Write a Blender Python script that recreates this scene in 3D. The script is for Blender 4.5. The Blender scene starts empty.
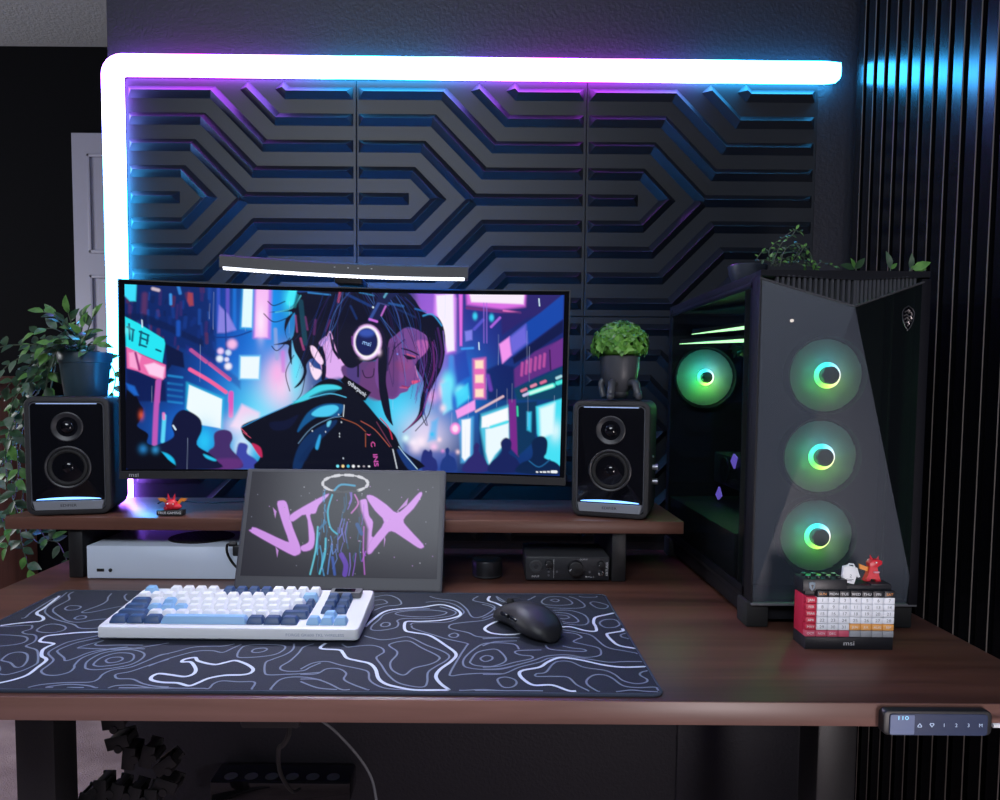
import bpy, bmesh, math, random
import numpy as np
from mathutils import Matrix, Vector
random.seed(7)
SC = bpy.context.scene
COL = SC.collection
R = math.radians
def T(x, y, z): return Matrix.Translation((x, y, z))
def RX(a): return Matrix.Rotation(R(a), 4, 'X')
def RY(a): return Matrix.Rotation(R(a), 4, 'Y')
def RZ(a): return Matrix.Rotation(R(a), 4, 'Z')
FRONT = RX(90)            # local x,y -> x,z ; local +z -> towards the viewer (-y)
I4 = Matrix.Identity(4)
def s2l(c):
    return tuple((x / 12.92 if x <= .04045 else ((x + .055) / 1.055) ** 2.4) for x in (v / 255. for v in c))

# ---------------------------------------------------------------- materials
MATS = {}
def mat(name, col, rough=.5, metal=0., spec=.5, emit=None, es=1., bump=None, coat=0., sub=None, trans=0., alpha=1.):
    """plain principled material; bump = (noise scale, strength); sub = (second colour, noise scale)"""
    m = bpy.data.materials.new(name); m.use_nodes = True
    nt = m.node_tree; b = nt.nodes['Principled BSDF']
    b.inputs['Base Color'].default_value = (*col, 1)
    b.inputs['Roughness'].default_value = rough
    b.inputs['Metallic'].default_value = metal
    b.inputs['Specular IOR Level'].default_value = spec
    b.inputs['Coat Weight'].default_value = coat
    b.inputs['Transmission Weight'].default_value = trans
    if emit:
        b.inputs['Emission Color'].default_value = (*emit, 1); b.inputs['Emission Strength'].default_value = es
    if bump or sub:
        tc = nt.nodes.new('ShaderNodeTexCoord')
    if bump:
        n = nt.nodes.new('ShaderNodeTexNoise'); n.inputs['Scale'].default_value = bump[0]; n.inputs['Detail'].default_value = 4
        bp = nt.nodes.new('ShaderNodeBump'); bp.inputs['Strength'].default_value = bump[1]; bp.inputs['Distance'].default_value = .004
        nt.links.new(tc.outputs['Object'], n.inputs['Vector']); nt.links.new(n.outputs['Fac'], bp.inputs['Height'])
        nt.links.new(bp.outputs['Normal'], b.inputs['Normal'])
    if sub:
        n = nt.nodes.new('ShaderNodeTexNoise'); n.inputs['Scale'].default_value = sub[1]; n.inputs['Detail'].default_value = 3
        rp = nt.nodes.new('ShaderNodeValToRGB'); rp.color_ramp.elements[0].position = .35; rp.color_ramp.elements[1].position = .65
        rp.color_ramp.elements[0].color = (*col, 1); rp.color_ramp.elements[1].color = (*sub[0], 1)
        nt.links.new(tc.outputs['Object'], n.inputs['Vector']); nt.links.new(n.outputs['Fac'], rp.inputs['Fac'])
        nt.links.new(rp.outputs['Color'], b.inputs['Base Color'])
    MATS[name] = m
    return m
def wood(name, c1, c2, rough, axis=0, coat=.1):
    m = bpy.data.materials.new(name); m.use_nodes = True
    nt = m.node_tree; b = nt.nodes['Principled BSDF']; L = nt.links.new
    tc = nt.nodes.new('ShaderNodeTexCoord'); mp = nt.nodes.new('ShaderNodeMapping')
    sc = [34., 34., 34.]; sc[axis] = 1.6
    mp.inputs['Scale'].default_value = sc
    n1 = nt.nodes.new('ShaderNodeTexNoise'); n1.inputs['Scale'].default_value = 1.; n1.inputs['Detail'].default_value = 6; n1.inputs['Distortion'].default_value = .6
    mp2 = nt.nodes.new('ShaderNodeMapping'); s2 = [7., 7., 7.]; s2[axis] = .8; mp2.inputs['Scale'].default_value = s2
    n2 = nt.nodes.new('ShaderNodeTexNoise'); n2.inputs['Scale'].default_value = 1.; n2.inputs['Detail'].default_value = 3; n2.inputs['Distortion'].default_value = 1.2
    mx = nt.nodes.new('ShaderNodeMath'); mx.operation = 'MULTIPLY_ADD'; mx.inputs[1].default_value = .55
    ml = nt.nodes.new('ShaderNodeMath'); ml.operation = 'MULTIPLY'; ml.inputs[1].default_value = .45
    rp = nt.nodes.new('ShaderNodeValToRGB'); e = rp.color_ramp.elements
    e[0].position = .38; e[0].color = (*c1, 1); e[1].position = .62; e[1].color = (*c2, 1)
    L(tc.outputs['Object'], mp.inputs['Vector']); L(tc.outputs['Object'], mp2.inputs['Vector'])
    L(mp.outputs['Vector'], n1.inputs['Vector']); L(mp2.outputs['Vector'], n2.inputs['Vector'])
    L(n2.outputs['Fac'], ml.inputs[0]); L(n1.outputs['Fac'], mx.inputs[0]); L(ml.outputs[0], mx.inputs[2])
    L(mx.outputs[0], rp.inputs['Fac']); L(rp.outputs['Color'], b.inputs['Base Color'])
    b.inputs['Roughness'].default_value = rough; b.inputs['Coat Weight'].default_value = coat; b.inputs['Coat Roughness'].default_value = .35
    MATS[name] = m
    return m
def attr_emit(name, strength, gloss=None):
    """a self-lit surface (screen, light tube) whose colour is stored in the mesh attribute 'glow'"""
    m = bpy.data.materials.new(name); m.use_nodes = True
    nt = m.node_tree; b = nt.nodes['Principled BSDF']
    a = nt.nodes.new('ShaderNodeAttribute'); a.attribute_name = 'glow'
    nt.links.new(a.outputs['Color'], b.inputs['Emission Color'])
    b.inputs['Emission Strength'].default_value = strength
    b.inputs['Base Color'].default_value = (.004, .004, .005, 1)
    b.inputs['Roughness'].default_value = gloss if gloss else .4
    b.inputs['Specular IOR Level'].default_value = .15
    MATS[name] = m
    return m
def see_thru(name, col, rough, share, tint=(1, 1, 1), gloss=0.5):
    """perforated / tinted sheet: a share of the light goes straight through"""
    m = bpy.data.materials.new(name); m.use_nodes = True
    nt = m.node_tree; b = nt.nodes['Principled BSDF']; o = nt.nodes['Material Output']
    b.inputs['Base Color'].default_value = (*col, 1); b.inputs['Roughness'].default_value = rough; b.inputs['Specular IOR Level'].default_value = gloss
    t = nt.nodes.new('ShaderNodeBsdfTransparent'); t.inputs['Color'].default_value = (*tint, 1)
    x = nt.nodes.new('ShaderNodeMixShader'); x.inputs['Fac'].default_value = share
    nt.links.new(b.outputs[0], x.inputs[1]); nt.links.new(t.outputs[0], x.inputs[2]); nt.links.new(x.outputs[0], o.inputs['Surface'])
    MATS[name] = m
    return m
def translucent(name, col, mixf=.5):
    m = bpy.data.materials.new(name); m.use_nodes = True
    nt = m.node_tree; b = nt.nodes['Principled BSDF']; o = nt.nodes['Material Output']
    b.inputs['Base Color'].default_value = (*col, 1); b.inputs['Roughness'].default_value = .35
    t = nt.nodes.new('ShaderNodeBsdfTranslucent'); t.inputs['Color'].default_value = (*col, 1)
    x = nt.nodes.new('ShaderNodeMixShader'); x.inputs['Fac'].default_value = mixf
    nt.links.new(b.outputs[0], x.inputs[1]); nt.links.new(t.outputs[0], x.inputs[2]); nt.links.new(x.outputs[0], o.inputs['Surface'])
    MATS[name] = m
    return m

# ---------------------------------------------------------------- mesh builder
def rrect(w, h, r, n=5, cx=0, cy=0):
    pts = []
    for sx, sy, a0 in ((1, 1, 0), (-1, 1, 90), (-1, -1, 180), (1, -1, 270)):
        for i in range(n + 1):
            a = R(a0 + 90. * i / n)
            pts.append((cx + sx * (w / 2 - r) + r * math.cos(a), cy + sy * (h / 2 - r) + r * math.sin(a)))
    return pts
_TXT = {}
def text_geo(s, size):
    k = (s, size)
    if k not in _TXT:
        cu = bpy.data.curves.new('txt', 'FONT'); cu.body = s; cu.size = size; cu.align_x = 'CENTER'; cu.align_y = 'CENTER'; cu.resolution_u = 3
        ob = bpy.data.objects.new('txt', cu); COL.objects.link(ob)
        dg = bpy.context.evaluated_depsgraph_get(); dg.update()
        me = bpy.data.meshes.new_from_object(ob.evaluated_get(dg))
        _TXT[k] = ([tuple(v.co) for v in me.vertices], [tuple(p.vertices) for p in me.polygons])
        bpy.data.objects.remove(ob); bpy.data.curves.remove(cu); bpy.data.meshes.remove(me)
    return _TXT[k]
class MB:
    def __init__(self): self.bm = bmesh.new(); self.M = I4
    def _fin(self, faces, m):
        for f in faces: f.material_index = m
    def mesh(self, verts, faces, m=0, M=None):
        M = self.M @ (M or I4)
        vs = [self.bm.verts.new(M @ Vector(v)) for v in verts]
        fs = []
        for f in faces:
            try: fs.append(self.bm.faces.new([vs[i] for i in f]))
            except ValueError: pass
        self._fin(fs, m); return vs
    def box(self, c, s, bev=0., m=0, M=None, seg=2):
        M = self.M @ (M or I4) @ T(*c)
        r = bmesh.ops.create_cube(self.bm, size=1.)
        vs = r['verts']
        for v in vs: v.co = M @ Vector((v.co.x * s[0], v.co.y * s[1], v.co.z * s[2]))
        es = list({e for v in vs for e in v.link_edges}); fs = list({f for v in vs for f in v.link_faces})
        self._fin(fs, m)
        if bev > 0:
            bmesh.ops.bevel(self.bm, geom=es, offset=min(bev, .49 * min(s)), segments=seg, profile=.5, affect='EDGES', clamp_overlap=True, material=m)
    def hull(self, bot, top, m=0, M=None, bev=0.):
        """solid between two equally long point loops"""
        n = len(bot)
        fs = [tuple(reversed(range(n))), tuple(range(n, 2 * n))] + [(i, (i + 1) % n, n + (i + 1) % n, n + i) for i in range(n)]
        vs = self.mesh(list(bot) + list(top), fs, m, M)
        if bev > 0:
            es = list({e for v in vs for e in v.link_edges})
            bmesh.ops.bevel(self.bm, geom=es, offset=bev, segments=2, profile=.5, affect='EDGES', clamp_overlap=True, material=m)
    def prism(self, poly, z0, z1, m=0, M=None, bev=0.):
        if bev > 0:
            cx = sum(p[0] for p in poly) / len(poly); cy = sum(p[1] for p in poly) / len(poly)
            self.loops([[(x, y, z0) for x, y in poly], [(x, y, z1 - bev) for x, y in poly],
                        [(x - bev * .3 * _sg(x - cx), y - bev * .3 * _sg(y - cy), z1 - bev * .3) for x, y in poly],
                        [(x - bev * _sg(x - cx), y - bev * _sg(y - cy), z1) for x, y in poly]], m, M)
        else:
            self.hull([(x, y, z0) for x, y in poly], [(x, y, z1) for x, y in poly], m, M)
    def loops(self, rings, m=0, M=None, cap=True, closed=True):
        n = len(rings[0]); vs = [p for r in rings for p in r]; fs = []
        for k in range(len(rings) - 1):
            for i in range(n if closed else n - 1):
                j = (i + 1) % n
                fs.append((k * n + i, k * n + j, (k + 1) * n + j, (k + 1) * n + i))
        if cap:
            fs.append(tuple(reversed(range(n)))); fs.append(tuple(range((len(rings) - 1) * n, len(rings) * n)))
        self.mesh(vs, fs, m, M)
    def lathe(self, prof, seg=32, m=0, M=None, cap=True):
        self.loops([[(max(r, 1e-5) * math.cos(2 * math.pi * i / seg), max(r, 1e-5) * math.sin(2 * math.pi * i / seg), z) for i in range(seg)] for r, z in prof], m, M, cap)
    def cyl(self, c, r, h, axis='Z', seg=24, m=0, r2=None, M=None, bev=0.):
        A = {'Z': I4, 'Y': RX(90), 'X': RY(90)}[axis]
        r2 = r if r2 is None else r2
        pr = [(r, -h / 2), (r2, h / 2)] if bev <= 0 else [(r - bev, -h / 2), (r, -h / 2 + bev), (r2, h / 2 - bev), (r2 - bev, h / 2)]
        self.lathe(pr, seg, m, (M or I4) @ T(*c) @ A)
    def tube(self, pts, r, seg=8, m=0, M=None, closed=False):
        pts = [Vector(p) for p in pts]; n = len(pts); rings = []
        up = Vector((0, 0, 1)); prev = None
        for i, p in enumerate(pts):
            d = (pts[min(i + 1, n - 1)] - pts[max(i - 1, 0)])
            if d.length < 1e-9: d = Vector((0, 0, 1))
            d.normalize()
            if prev is None:
                a = d.cross(up)
                if a.length < 1e-3: a = d.cross(Vector((1, 0, 0)))
            else:
                a = prev - d * prev.dot(d)
                if a.length < 1e-6: a = d.cross(up)
            a.normalize(); prev = a; b = d.cross(a)
            rr = r[i] if isinstance(r, (list, tuple)) else r
            rings.append([tuple(p + a * (rr * math.cos(2 * math.pi * k / seg)) + b * (rr * math.sin(2 * math.pi * k / seg))) for k in range(seg)])
        self.loops(rings, m, M)
    def sphere(self, c, r, m=0, M=None, seg=16, s=(1, 1, 1)):
        MM = self.M @ (M or I4) @ T(*c) @ Matrix.Diagonal((r * s[0], r * s[1], r * s[2], 1))
        q = bmesh.ops.create_uvsphere(self.bm, u_segments=seg, v_segments=max(6, seg // 2), radius=1., matrix=MM)
        self._fin({f for v in q['verts'] for f in v.link_faces}, m)
    def text(self, s, size, M, m=0, stretch=1.):
        v, f = text_geo(s, size)
        self.mesh([(x * stretch, y, z) for x, y, z in v], f, m, M)
    def ribbon(self, pts, w, z, m=0, M=None, closed=False):
        n = len(pts); L = []
        for i, (x, y) in enumerate(pts):
            a = pts[(i - 1) % n if closed else max(i - 1, 0)]; b = pts[(i + 1) % n if closed else min(i + 1, n - 1)]
            dx, dy = b[0] - a[0], b[1] - a[1]; l = math.hypot(dx, dy) or 1
            L.append((-dy / l, dx / l))
        vs = [(x + nx * w / 2, y + ny * w / 2, z) for (x, y), (nx, ny) in zip(pts, L)] + [(x - nx * w / 2, y - ny * w / 2, z) for (x, y), (nx, ny) in zip(pts, L)]
        fs = [(n + i, n + (i + 1) % n, (i + 1) % n, i) for i in range(n if closed else n - 1)]
        self.mesh(vs, fs, m, M)
    def build(self, name, mats, parent=None, smooth=35, loc=None):
        me = bpy.data.meshes.new(name)
        bmesh.ops.recalc_face_normals(self.bm, faces=self.bm.faces[:])
        self.bm.to_mesh(me); self.bm.free()
        if not isinstance(mats, (list, tuple)): mats = [mats]
        for x in mats: me.materials.append(MATS[x] if isinstance(x, str) else x)
        if smooth:
            me.polygons.foreach_set('use_smooth', [True] * len(me.polygons))
            me.set_sharp_from_angle(angle=R(smooth))
        o = bpy.data.objects.new(name, me); COL.objects.link(o)
        if parent: o.parent = parent
        if loc: o.location = loc
        return o
def _sg(v): return (v > 1e-6) - (v < -1e-6)
def thing(name, label, cat, loc=(0, 0, 0), rz=0, group=None, rot=None):
    o = bpy.data.objects.new(name, None); o.empty_display_size = .02; COL.objects.link(o)
    o.location = loc; o.rotation_euler = rot if rot else (0, 0, R(rz))
    o['label'] = label; o['category'] = cat
    if group: o['group'] = group
    return o
def tag(o, label, cat, group=None):
    o['label'] = label; o['category'] = cat
    if group: o['group'] = group
    return o
def struct(o): o['kind'] = 'structure'; return o
def spline(pts, k=6, closed=False):
    """Catmull-Rom through points of any dimension"""
    P = [np.array(p, float) for p in pts]; n = len(P); out = []
    for i in range(n if closed else n - 1):
        p0 = P[(i - 1) % n] if closed or i > 0 else P[0]; p1 = P[i]; p2 = P[(i + 1) % n]
        p3 = P[(i + 2) % n] if closed or i + 2 < n else P[-1]
        for j in range(k):
            t = j / k
            out.append(tuple(.5 * ((2 * p1) + (p2 - p0) * t + (2 * p0 - 5 * p1 + 4 * p2 - p3) * t * t + (3 * p1 - p0 - 3 * p2 + p3) * t ** 3)))
    if not closed: out.append(tuple(P[-1]))
    return out
def set_glow(o, cols):
    me = o.data
    a = me.attributes.new('glow', 'FLOAT_COLOR', 'POINT')
    c = np.ones((len(me.vertices), 4), np.float32); c[:, :3] = cols
    a.data.foreach_set('color', c.ravel())
def vert_co(o):
    v = np.empty(len(o.data.vertices) * 3, np.float32); o.data.vertices.foreach_get('co', v); return v.reshape(-1, 3)

# shared materials
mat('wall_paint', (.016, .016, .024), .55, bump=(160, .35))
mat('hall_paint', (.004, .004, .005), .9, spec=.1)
mat('ceiling_paint', (.42, .42, .43), .9, bump=(90, .8))
mat('panel_plastic', (.0090, .0110, .0160), .44, spec=.40)
mat('black_plastic', (.012, .012, .014), .45)
mat('matte_black', (.010, .010, .011), .7)
mat('dark_grey', (.045, .046, .052), .5)
mat('mid_grey', (.11, .11, .125), .5)
mat('gloss_black', (.004, .004, .006), .06, spec=.5)
mat('silver', (.45, .46, .50), .28, metal=.9)
mat('chrome', (.6, .6, .62), .12, metal=1.)
mat('white_plastic', (.72, .73, .76), .4)
mat('console_white', (.64, .72, .86), .45)
mat('navy_key', (.030, .072, .185), .45)
mat('sky_key', (.25, .46, .72), .45)
mat('white_key', (.78, .79, .83), .45)
mat('steel_black', (.013, .013, .015), .42, bump=(400, .1))
mat('felt', (.003, .003, .003), .95, spec=.05)
mat('slat_veneer', (.003, .003, .004), .23, spec=.45)
mat('slat_core', (.13, .11, .10), .8)
mat('red_toy', (.62, .018, .035), .35)
mat('orange_toy', (.75, .26, .03), .4)
mat('white_print', (.75, .75, .78), .6)
mat('grey_print', (.30, .31, .34), .6)
mat('rubber', (.008, .008, .009), .8)
wood('walnut', s2l((70, 44, 37)), s2l((108, 70, 58)), .40, 0, 0.)
wood('walnut_edge_lit', s2l((100, 70, 62)), s2l((138, 100, 92)), .40, 0)  # walnut lightened to stand in for light falling on the front edge
MAT_LINES = """10:-4260 155,-4141 230,-3973 307,-3840 346,-3834 436,-3926 557,-4048 647,-4120 765,-4130 928,-4177 1181,-4227 1401,-4264 1565
00:-4274 105,-4105 137,-3873 185,-3803 129,-3762 25,-3802 -80,-3717 -159,-3579 -196,-3478 -306,-3414 -464,-3429 -601,-3348 -660,-3215 -735,-3105 -879,-2970 -1101,-2936 -1208,-2974 -1392,-3079 -1510,-3204 -1472,-3250 -1372,-3329 -1269,-3394 -1217
00:-4176 474,-4139 513,-4197 747,-4255 1223,-4269 1519
00:-4255 1754,-4200 1493,-4128 1054,-4056 847,-3948 689,-3702 462,-3448 318,-3267 213,-3126 87,-2971 63,-2869 93
00:-4167 1795,-4158 1633,-4016 1406,-3994 1273,-3989 973,-3919 810,-3812 692,-3648 540,-3453 370,-3256 322,-3116 422,-2949 479
01:-3813 935,-3820 1061,-3692 1064,-3612 999,-3617 882,-3729 855
01:-3423 491,-3409 599,-3315 586,-3277 495,-3350 447
00:-3517 1716,-3467 1511,-3389 1332,-3381 1114,-3472 804,-3412 741,-3309 784,-3111 994,-2999 1081
00:-3264 1703,-3236 1563,-3121 1383,-3026 1297
01:-3655 -8,-3661 190,-3544 236,-3357 139,-3289 0,-3369 -104,-3537 -94
00:-4067 -206,-3877 -216,-3663 -264,-3554 -372,-3538 -498,-3641 -581,-3787 -627
10:-3032 -1761,-2907 -1654,-2837 -1516,-2857 -1286,-2877 -1099,-2926 -1017,-3025 -935,-3122 -763,-3139 -644,-3116 -533,-3186 -491,-3333 -450,-3383 -368,-3381 -238,-3238 -169,-3024 -97,-2720 -56
01:-3432 -1066,-3464 -886,-3381 -815,-3243 -882,-3115 -1076,-3055 -1264,-3120 -1291,-3265 -1161,-3382 -1109
00:-2665 -163,-2880 -358,-2987 -487,-3021 -732,-2995 -848,-2924 -933,-2800 -1070,-2767 -1232,-2760 -1363,-2720 -1438,-2620 -1512,-2496 -1519,-2407 -1433,-2418 -1304,-2466 -1200,-2493 -981,-2388 -778,-2190 -655,-1872 -679
00:-2610 -268,-2801 -420,-2886 -547,-2935 -730,-2895 -817,-2723 -985,-2646 -1084,-2582 -1011,-2501 -809,-2342 -700,-2123 -611
00:-2550 -383,-2727 -636,-2667 -665,-2434 -690,-2126 -696,-1870 -588,-1660 -460
00:-2544 -396,-2585 -510,-2519 -570,-2285 -553,-1955 -547
01:-2315 -1250,-2371 -1090,-2343 -864,-2210 -745,-2009 -711,-1815 -825,-1757 -995,-1802 -1187,-1954 -1296,-2128 -1351,-2253 -1327
01:-2256 -1169,-2263 -977,-2166 -832,-1996 -829,-1896 -913,-1854 -1080,-1966 -1190,-2102 -1246,-2199 -1237
01:-2168 -1058,-2137 -974,-2038 -961,-1980 -1027,-2006 -1110,-2095 -1139
00:-2591 -1850,-2608 -1850,-2502 -1775,-2280 -1724,-2019 -1705,-1965 -1622,-1983 -1475,-1928 -1347,-1764 -1266,-1667 -1076,-1587 -878,-1498 -836
00:-1421 -1016,-1556 -1182,-1702 -1394,-1824 -1472,-1807 -1546,-1739 -1604,-1576 -1615,-1404 -1732,-1238 -1799,-1075 -1819
00:-2342 -1850,-2416 -1850,-2379 -1819,-2216 -1769,-1988 -1798,-1875 -1850,-1853 -1850,-1872 -1850
00:-2158 -1850,-2189 -1850,-2126 -1850,-2035 -1850,-2001 -1850
00:-1715 -1850,-1725 -1850,-1664 -1792,-1477 -1780,-1235 -1850,-1017 -1850
00:-1613 -1850,-1600 -1850,-1467 -1850,-1194 -1850,-989 -1850
00:-1502 -1850,-1406 -1850,-1169 -1850
11:-1389 -1540,-1347 -1455,-1193 -1487,-1015 -1533,-946 -1458,-966 -1331,-1058 -1174,-1131 -1095,-1225 -1097,-1227 -1014,-1123 -956,-1038 -1066,-811 -1170,-707 -1114,-607 -1041,-479 -1110,-362 -1215,-293 -1318,-297 -1421,-380 -1472,-573 -1491,-721 -1577,-792 -1699,-864 -1784,-1020 -1712,-1201 -1696,-1345 -1637
00:-1653 -1050,-1590 -908,-1439 -761,-1283 -608,-1075 -574,-904 -558,-799 -475
00:-1567 -1237,-1466 -1046,-1357 -904,-1185 -744,-998 -723,-847 -778,-769 -628,-704 -492
01:-626 -890,-662 -686,-624 -534,-390 -498,-160 -524,-105 -645,-164 -823,-331 -912,-554 -945
01:-495 -730,-476 -653,-376 -620,-322 -667,-358 -751,-448 -776
00:-32 -460,4 -643,-36 -821,-158 -993,-210 -1104,-134 -1392,-62 -1467,133 -1448,328 -1424,519 -1380
00:224 -454,120 -580,107 -789,67 -1044,7 -1208,36 -1312,150 -1361,305 -1333,362 -1228,455 -1092
00:-1320 -1778,-1061 -1843,-825 -1850,-677 -1850,-617 -1850,-609 -1719,-538 -1646,-355 -1667,-167 -1673,-141 -1850,-130 -1850
00:84 -1850,68 -1846,98 -1611,214 -1526,394 -1533,569 -1603
00:-1268 -1850,-1056 -1850,-832 -1850
00:-1227 -1850,-1021 -1850,-899 -1850
10:786 209,850 531,975 905,1201 1037,1499 1113,1768 1250,1959 1124,2090 883,2066 695,1839 527,1554 458,1353 454,1323 322,1364 72,1483 -7,1712 -121,1949 -494,2085 -774,2037 -1008,1915 -1263,1876 -1474,1939 -1672,2039 -1834,2042 -1850,1955 -1850,1661 -1850,1469 -1780,1322 -1694,1220 -1544,1146 -1278,1047 -1104,885 -1017,745 -935,663 -768,592 -665,350 -620,374 -431
00:688 1614,897 1730,1078 1570,1171 1308,1120 1204,942 1150,803 949
00:727 1454,866 1479,949 1334,867 1249,757 1196
01:1136 813,1302 941,1631 988,1879 897,1826 764,1596 666,1298 696
00:1626 1066,1210 959,991 782,937 533,875 270,892 103,1029 81,1211 193,1233 364,1203 495,1310 587,1660 594,1947 711,2030 882,1933 1024,1773 1149
01:991 315,1028 403,1101 387,1115 284,1065 232,1012 247
00:829 -140,935 -215,1081 -289,1236 -248,1389 -167,1505 -242,1684 -463,1906 -674,2004 -843,1962 -1010,1861 -1171,1777 -1357,1786 -1619,1762 -1758,1649 -1760,1454 -1653,1310 -1425,1201 -1152,1107 -928,1130 -827,1172 -723,1122 -583,978 -492,800 -525,675 -556,589 -449
01:1209 -458,1303 -360,1460 -334,1640 -573,1865 -846,1873 -979,1783 -1110,1599 -1238,1522 -1421,1451 -1423,1338 -1274,1298 -1055,1345 -822,1328 -685,1234 -545
00:1410 307,1445 394,1673 417,1958 467,2122 789,2132 980,1984 1276,1757 1426,1541 1369
00:1427 282,1467 157,1706 -42,1935 -233,2209 -394,2211 -489,2142 -807,2040 -1352,2056 -1453,2184 -1409,2421 -1375,2659 -1383
00:1580 1691,1717 1564,2009 1432,2175 1079,2273 681,2420 703,2572 991,2605 1189,2483 1339,2277 1492,2355 1711
00:2598 707,2420 522,2133 427,1978 337,1955 209,2029 127,2227 9,2366 -147,2692 -179
01:1969 -92,2035 -11,2092 -74,2068 -169,2000 -170
00:2888 -598,2818 -403,2474 -388,2317 -595,2195 -907,2189 -1134,2276 -1226,2469 -1265,2663 -1237,2864 -1089
01:2272 -991,2344 -734,2473 -627,2615 -624,2708 -963,2543 -1158,2348 -1143,2273 -1068
01:2396 -903,2459 -821,2535 -853,2533 -946,2458 -1013,2409 -975
00:260 -1294,360 -1105,520 -1050,714 -1161,978 -1281,1076 -1370,1120 -1574,1210 -1713,1361 -1819,1625 -1850
00:297 -1444,481 -1423,568 -1276,712 -1273,821 -1404,830 -1579,959 -1717,1138 -1850,1148 -1850,1121 -1850
00:330 -1577,518 -1585,681 -1695,849 -1850,946 -1850
00:347 -1645,569 -1806,759 -1850,803 -1850
00:2156 -1850,2219 -1850,2421 -1828,2646 -1850,2826 -1848,2999 -1850,3085 -1850
00:2333 -1850,2421 -1850,2643 -1850
00:2646 1718,2690 1502,2782 1399
10:2543 1715,2515 1498,2639 1343,2774 1143,2937 999
10:2772 620,2608 464,2477 262,2462 112,2586 -23,2860 -42,3265 195,3540 269,3668 271,3846 125,3984 112,4012 296,4010 469,4074 695,4243 819,4395 917
10:4424 221,4348 119,4166 34,4113 -31,4141 -264,4213 -449,4441 -552
10:4460 -1122,4128 -1160,3894 -1101,3668 -964,3478 -882,3352 -884,3214 -1018,3102 -1179,2902 -1276,2849 -1379,2888 -1542,2994 -1698,3200 -1694,3367 -1838,3451 -1850
00:2646 1718,2798 1399,2890 1349
00:2420 1286,2544 1188,2617 992,2569 799,2420 612
01:3354 1465,3486 1695,3711 1689,3824 1424,3762 1298,3540 1262,3388 1310
01:3502 1522,3572 1588,3630 1525,3573 1439
00:3135 1513,3279 1734
00:3319 1226,3527 1131,3802 1118,3963 1171,3999 1324,3924 1586,3812 1725
00:3484 1012,3728 1018,3916 830,3950 556,3882 379,3736 358,3571 415
00:3505 916,3681 872,3778 688,3798 508,3689 444,3566 503
00:3509 802,3640 777,3689 686,3623 621,3551 637
01:4101 1379,4192 1454,4352 1282,4295 1129,4175 1146
00:3978 1751,4035 1697,4230 1702,4265 1758
01:4090 427,4173 579,4324 609,4379 433,4294 285,4148 257
00:4402 39,4306 -27,4302 -122,4401 -197
00:3528 160,3725 57,3900 -75,4022 -489,4231 -627,4429 -728
00:3531 53,3690 0,3755 -133,3690 -212,3624 -312,3745 -407,3911 -527,3924 -689,3867 -807,3682 -858,3489 -781,3232 -819,3018 -990,2663 -1219,2421 -1254
00:3239 -432,3279 -576,3455 -629,3711 -652,3720 -581,3570 -534,3460 -464
00:3172 -613,2886 -640,2831 -711,2904 -792,3029 -823,3023 -911,2817 -1026,2616 -1157,2421 -1192
00:2421 -1405,2659 -1383,2859 -1184,3115 -1020,3251 -886,3483 -835,3725 -910,3960 -1004,4163 -981,4450 -975
01:2589 -1548,2680 -1477,2783 -1544,2801 -1657,2740 -1757,2638 -1743
00:3718 -1850,3683 -1833,3604 -1671,3624 -1529,3726 -1399,3845 -1397,3923 -1495,4002 -1691,4152 -1744,4360 -1729,4440 -1820
00:3596 -1850,3573 -1808,3478 -1673,3409 -1475,3247 -1449,3046 -1452,3052 -1375,3162 -1331,3255 -1114,3340 -996,3490 -994,3639 -1169,3868 -1258,3967 -1377,4029 -1550,4152 -1633,4274 -1603,4316 -1517,4262 -1389,4319 -1292,4460 -1247
00:3896 -1850,3921 -1850,4070 -1810,4222 -1839,4358 -1850
00:2421 -223,2692 -179,2922 -174
00:2421 -485,2581 -334,2876 -290"""
# ================================================================ setting
WY = 1.56
def slab(name, m, x0, x1, y0, y1, z0, z1):
    b = MB(); b.box(((x0 + x1) / 2, (y0 + y1) / 2, (z0 + z1) / 2), (x1 - x0, y1 - y0, z1 - z0)); return struct(b.build(name, m, smooth=None))
mat('carpet', s2l((158, 136, 140)), .95, bump=(220, .9), sub=(s2l((186, 162, 166)), 9.), spec=.1)
slab('floor', 'carpet', -3.2, .95, -2.2, 3.1, -.05, 0)
slab('ceiling', 'ceiling_paint', -3.2, .95, -2.2, 3.1, 2.44, 2.5)
slab('wall_back', 'wall_paint', -.79, .95, WY, 1.70, 0, 2.44)
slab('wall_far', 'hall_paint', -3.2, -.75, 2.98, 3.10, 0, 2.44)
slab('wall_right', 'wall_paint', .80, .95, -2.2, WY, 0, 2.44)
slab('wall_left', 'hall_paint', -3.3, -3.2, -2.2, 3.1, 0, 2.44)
slab('baseboard_back', 'wall_paint', -.792, .77, 1.548, 1.572, 0, .09)
# access hatch in the wall below the desk
b = MB(); b.box((.577, 1.557, .22), (.268, .008, .29), .002); struct(b.build('trim_1', 'wall_paint'))
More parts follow.
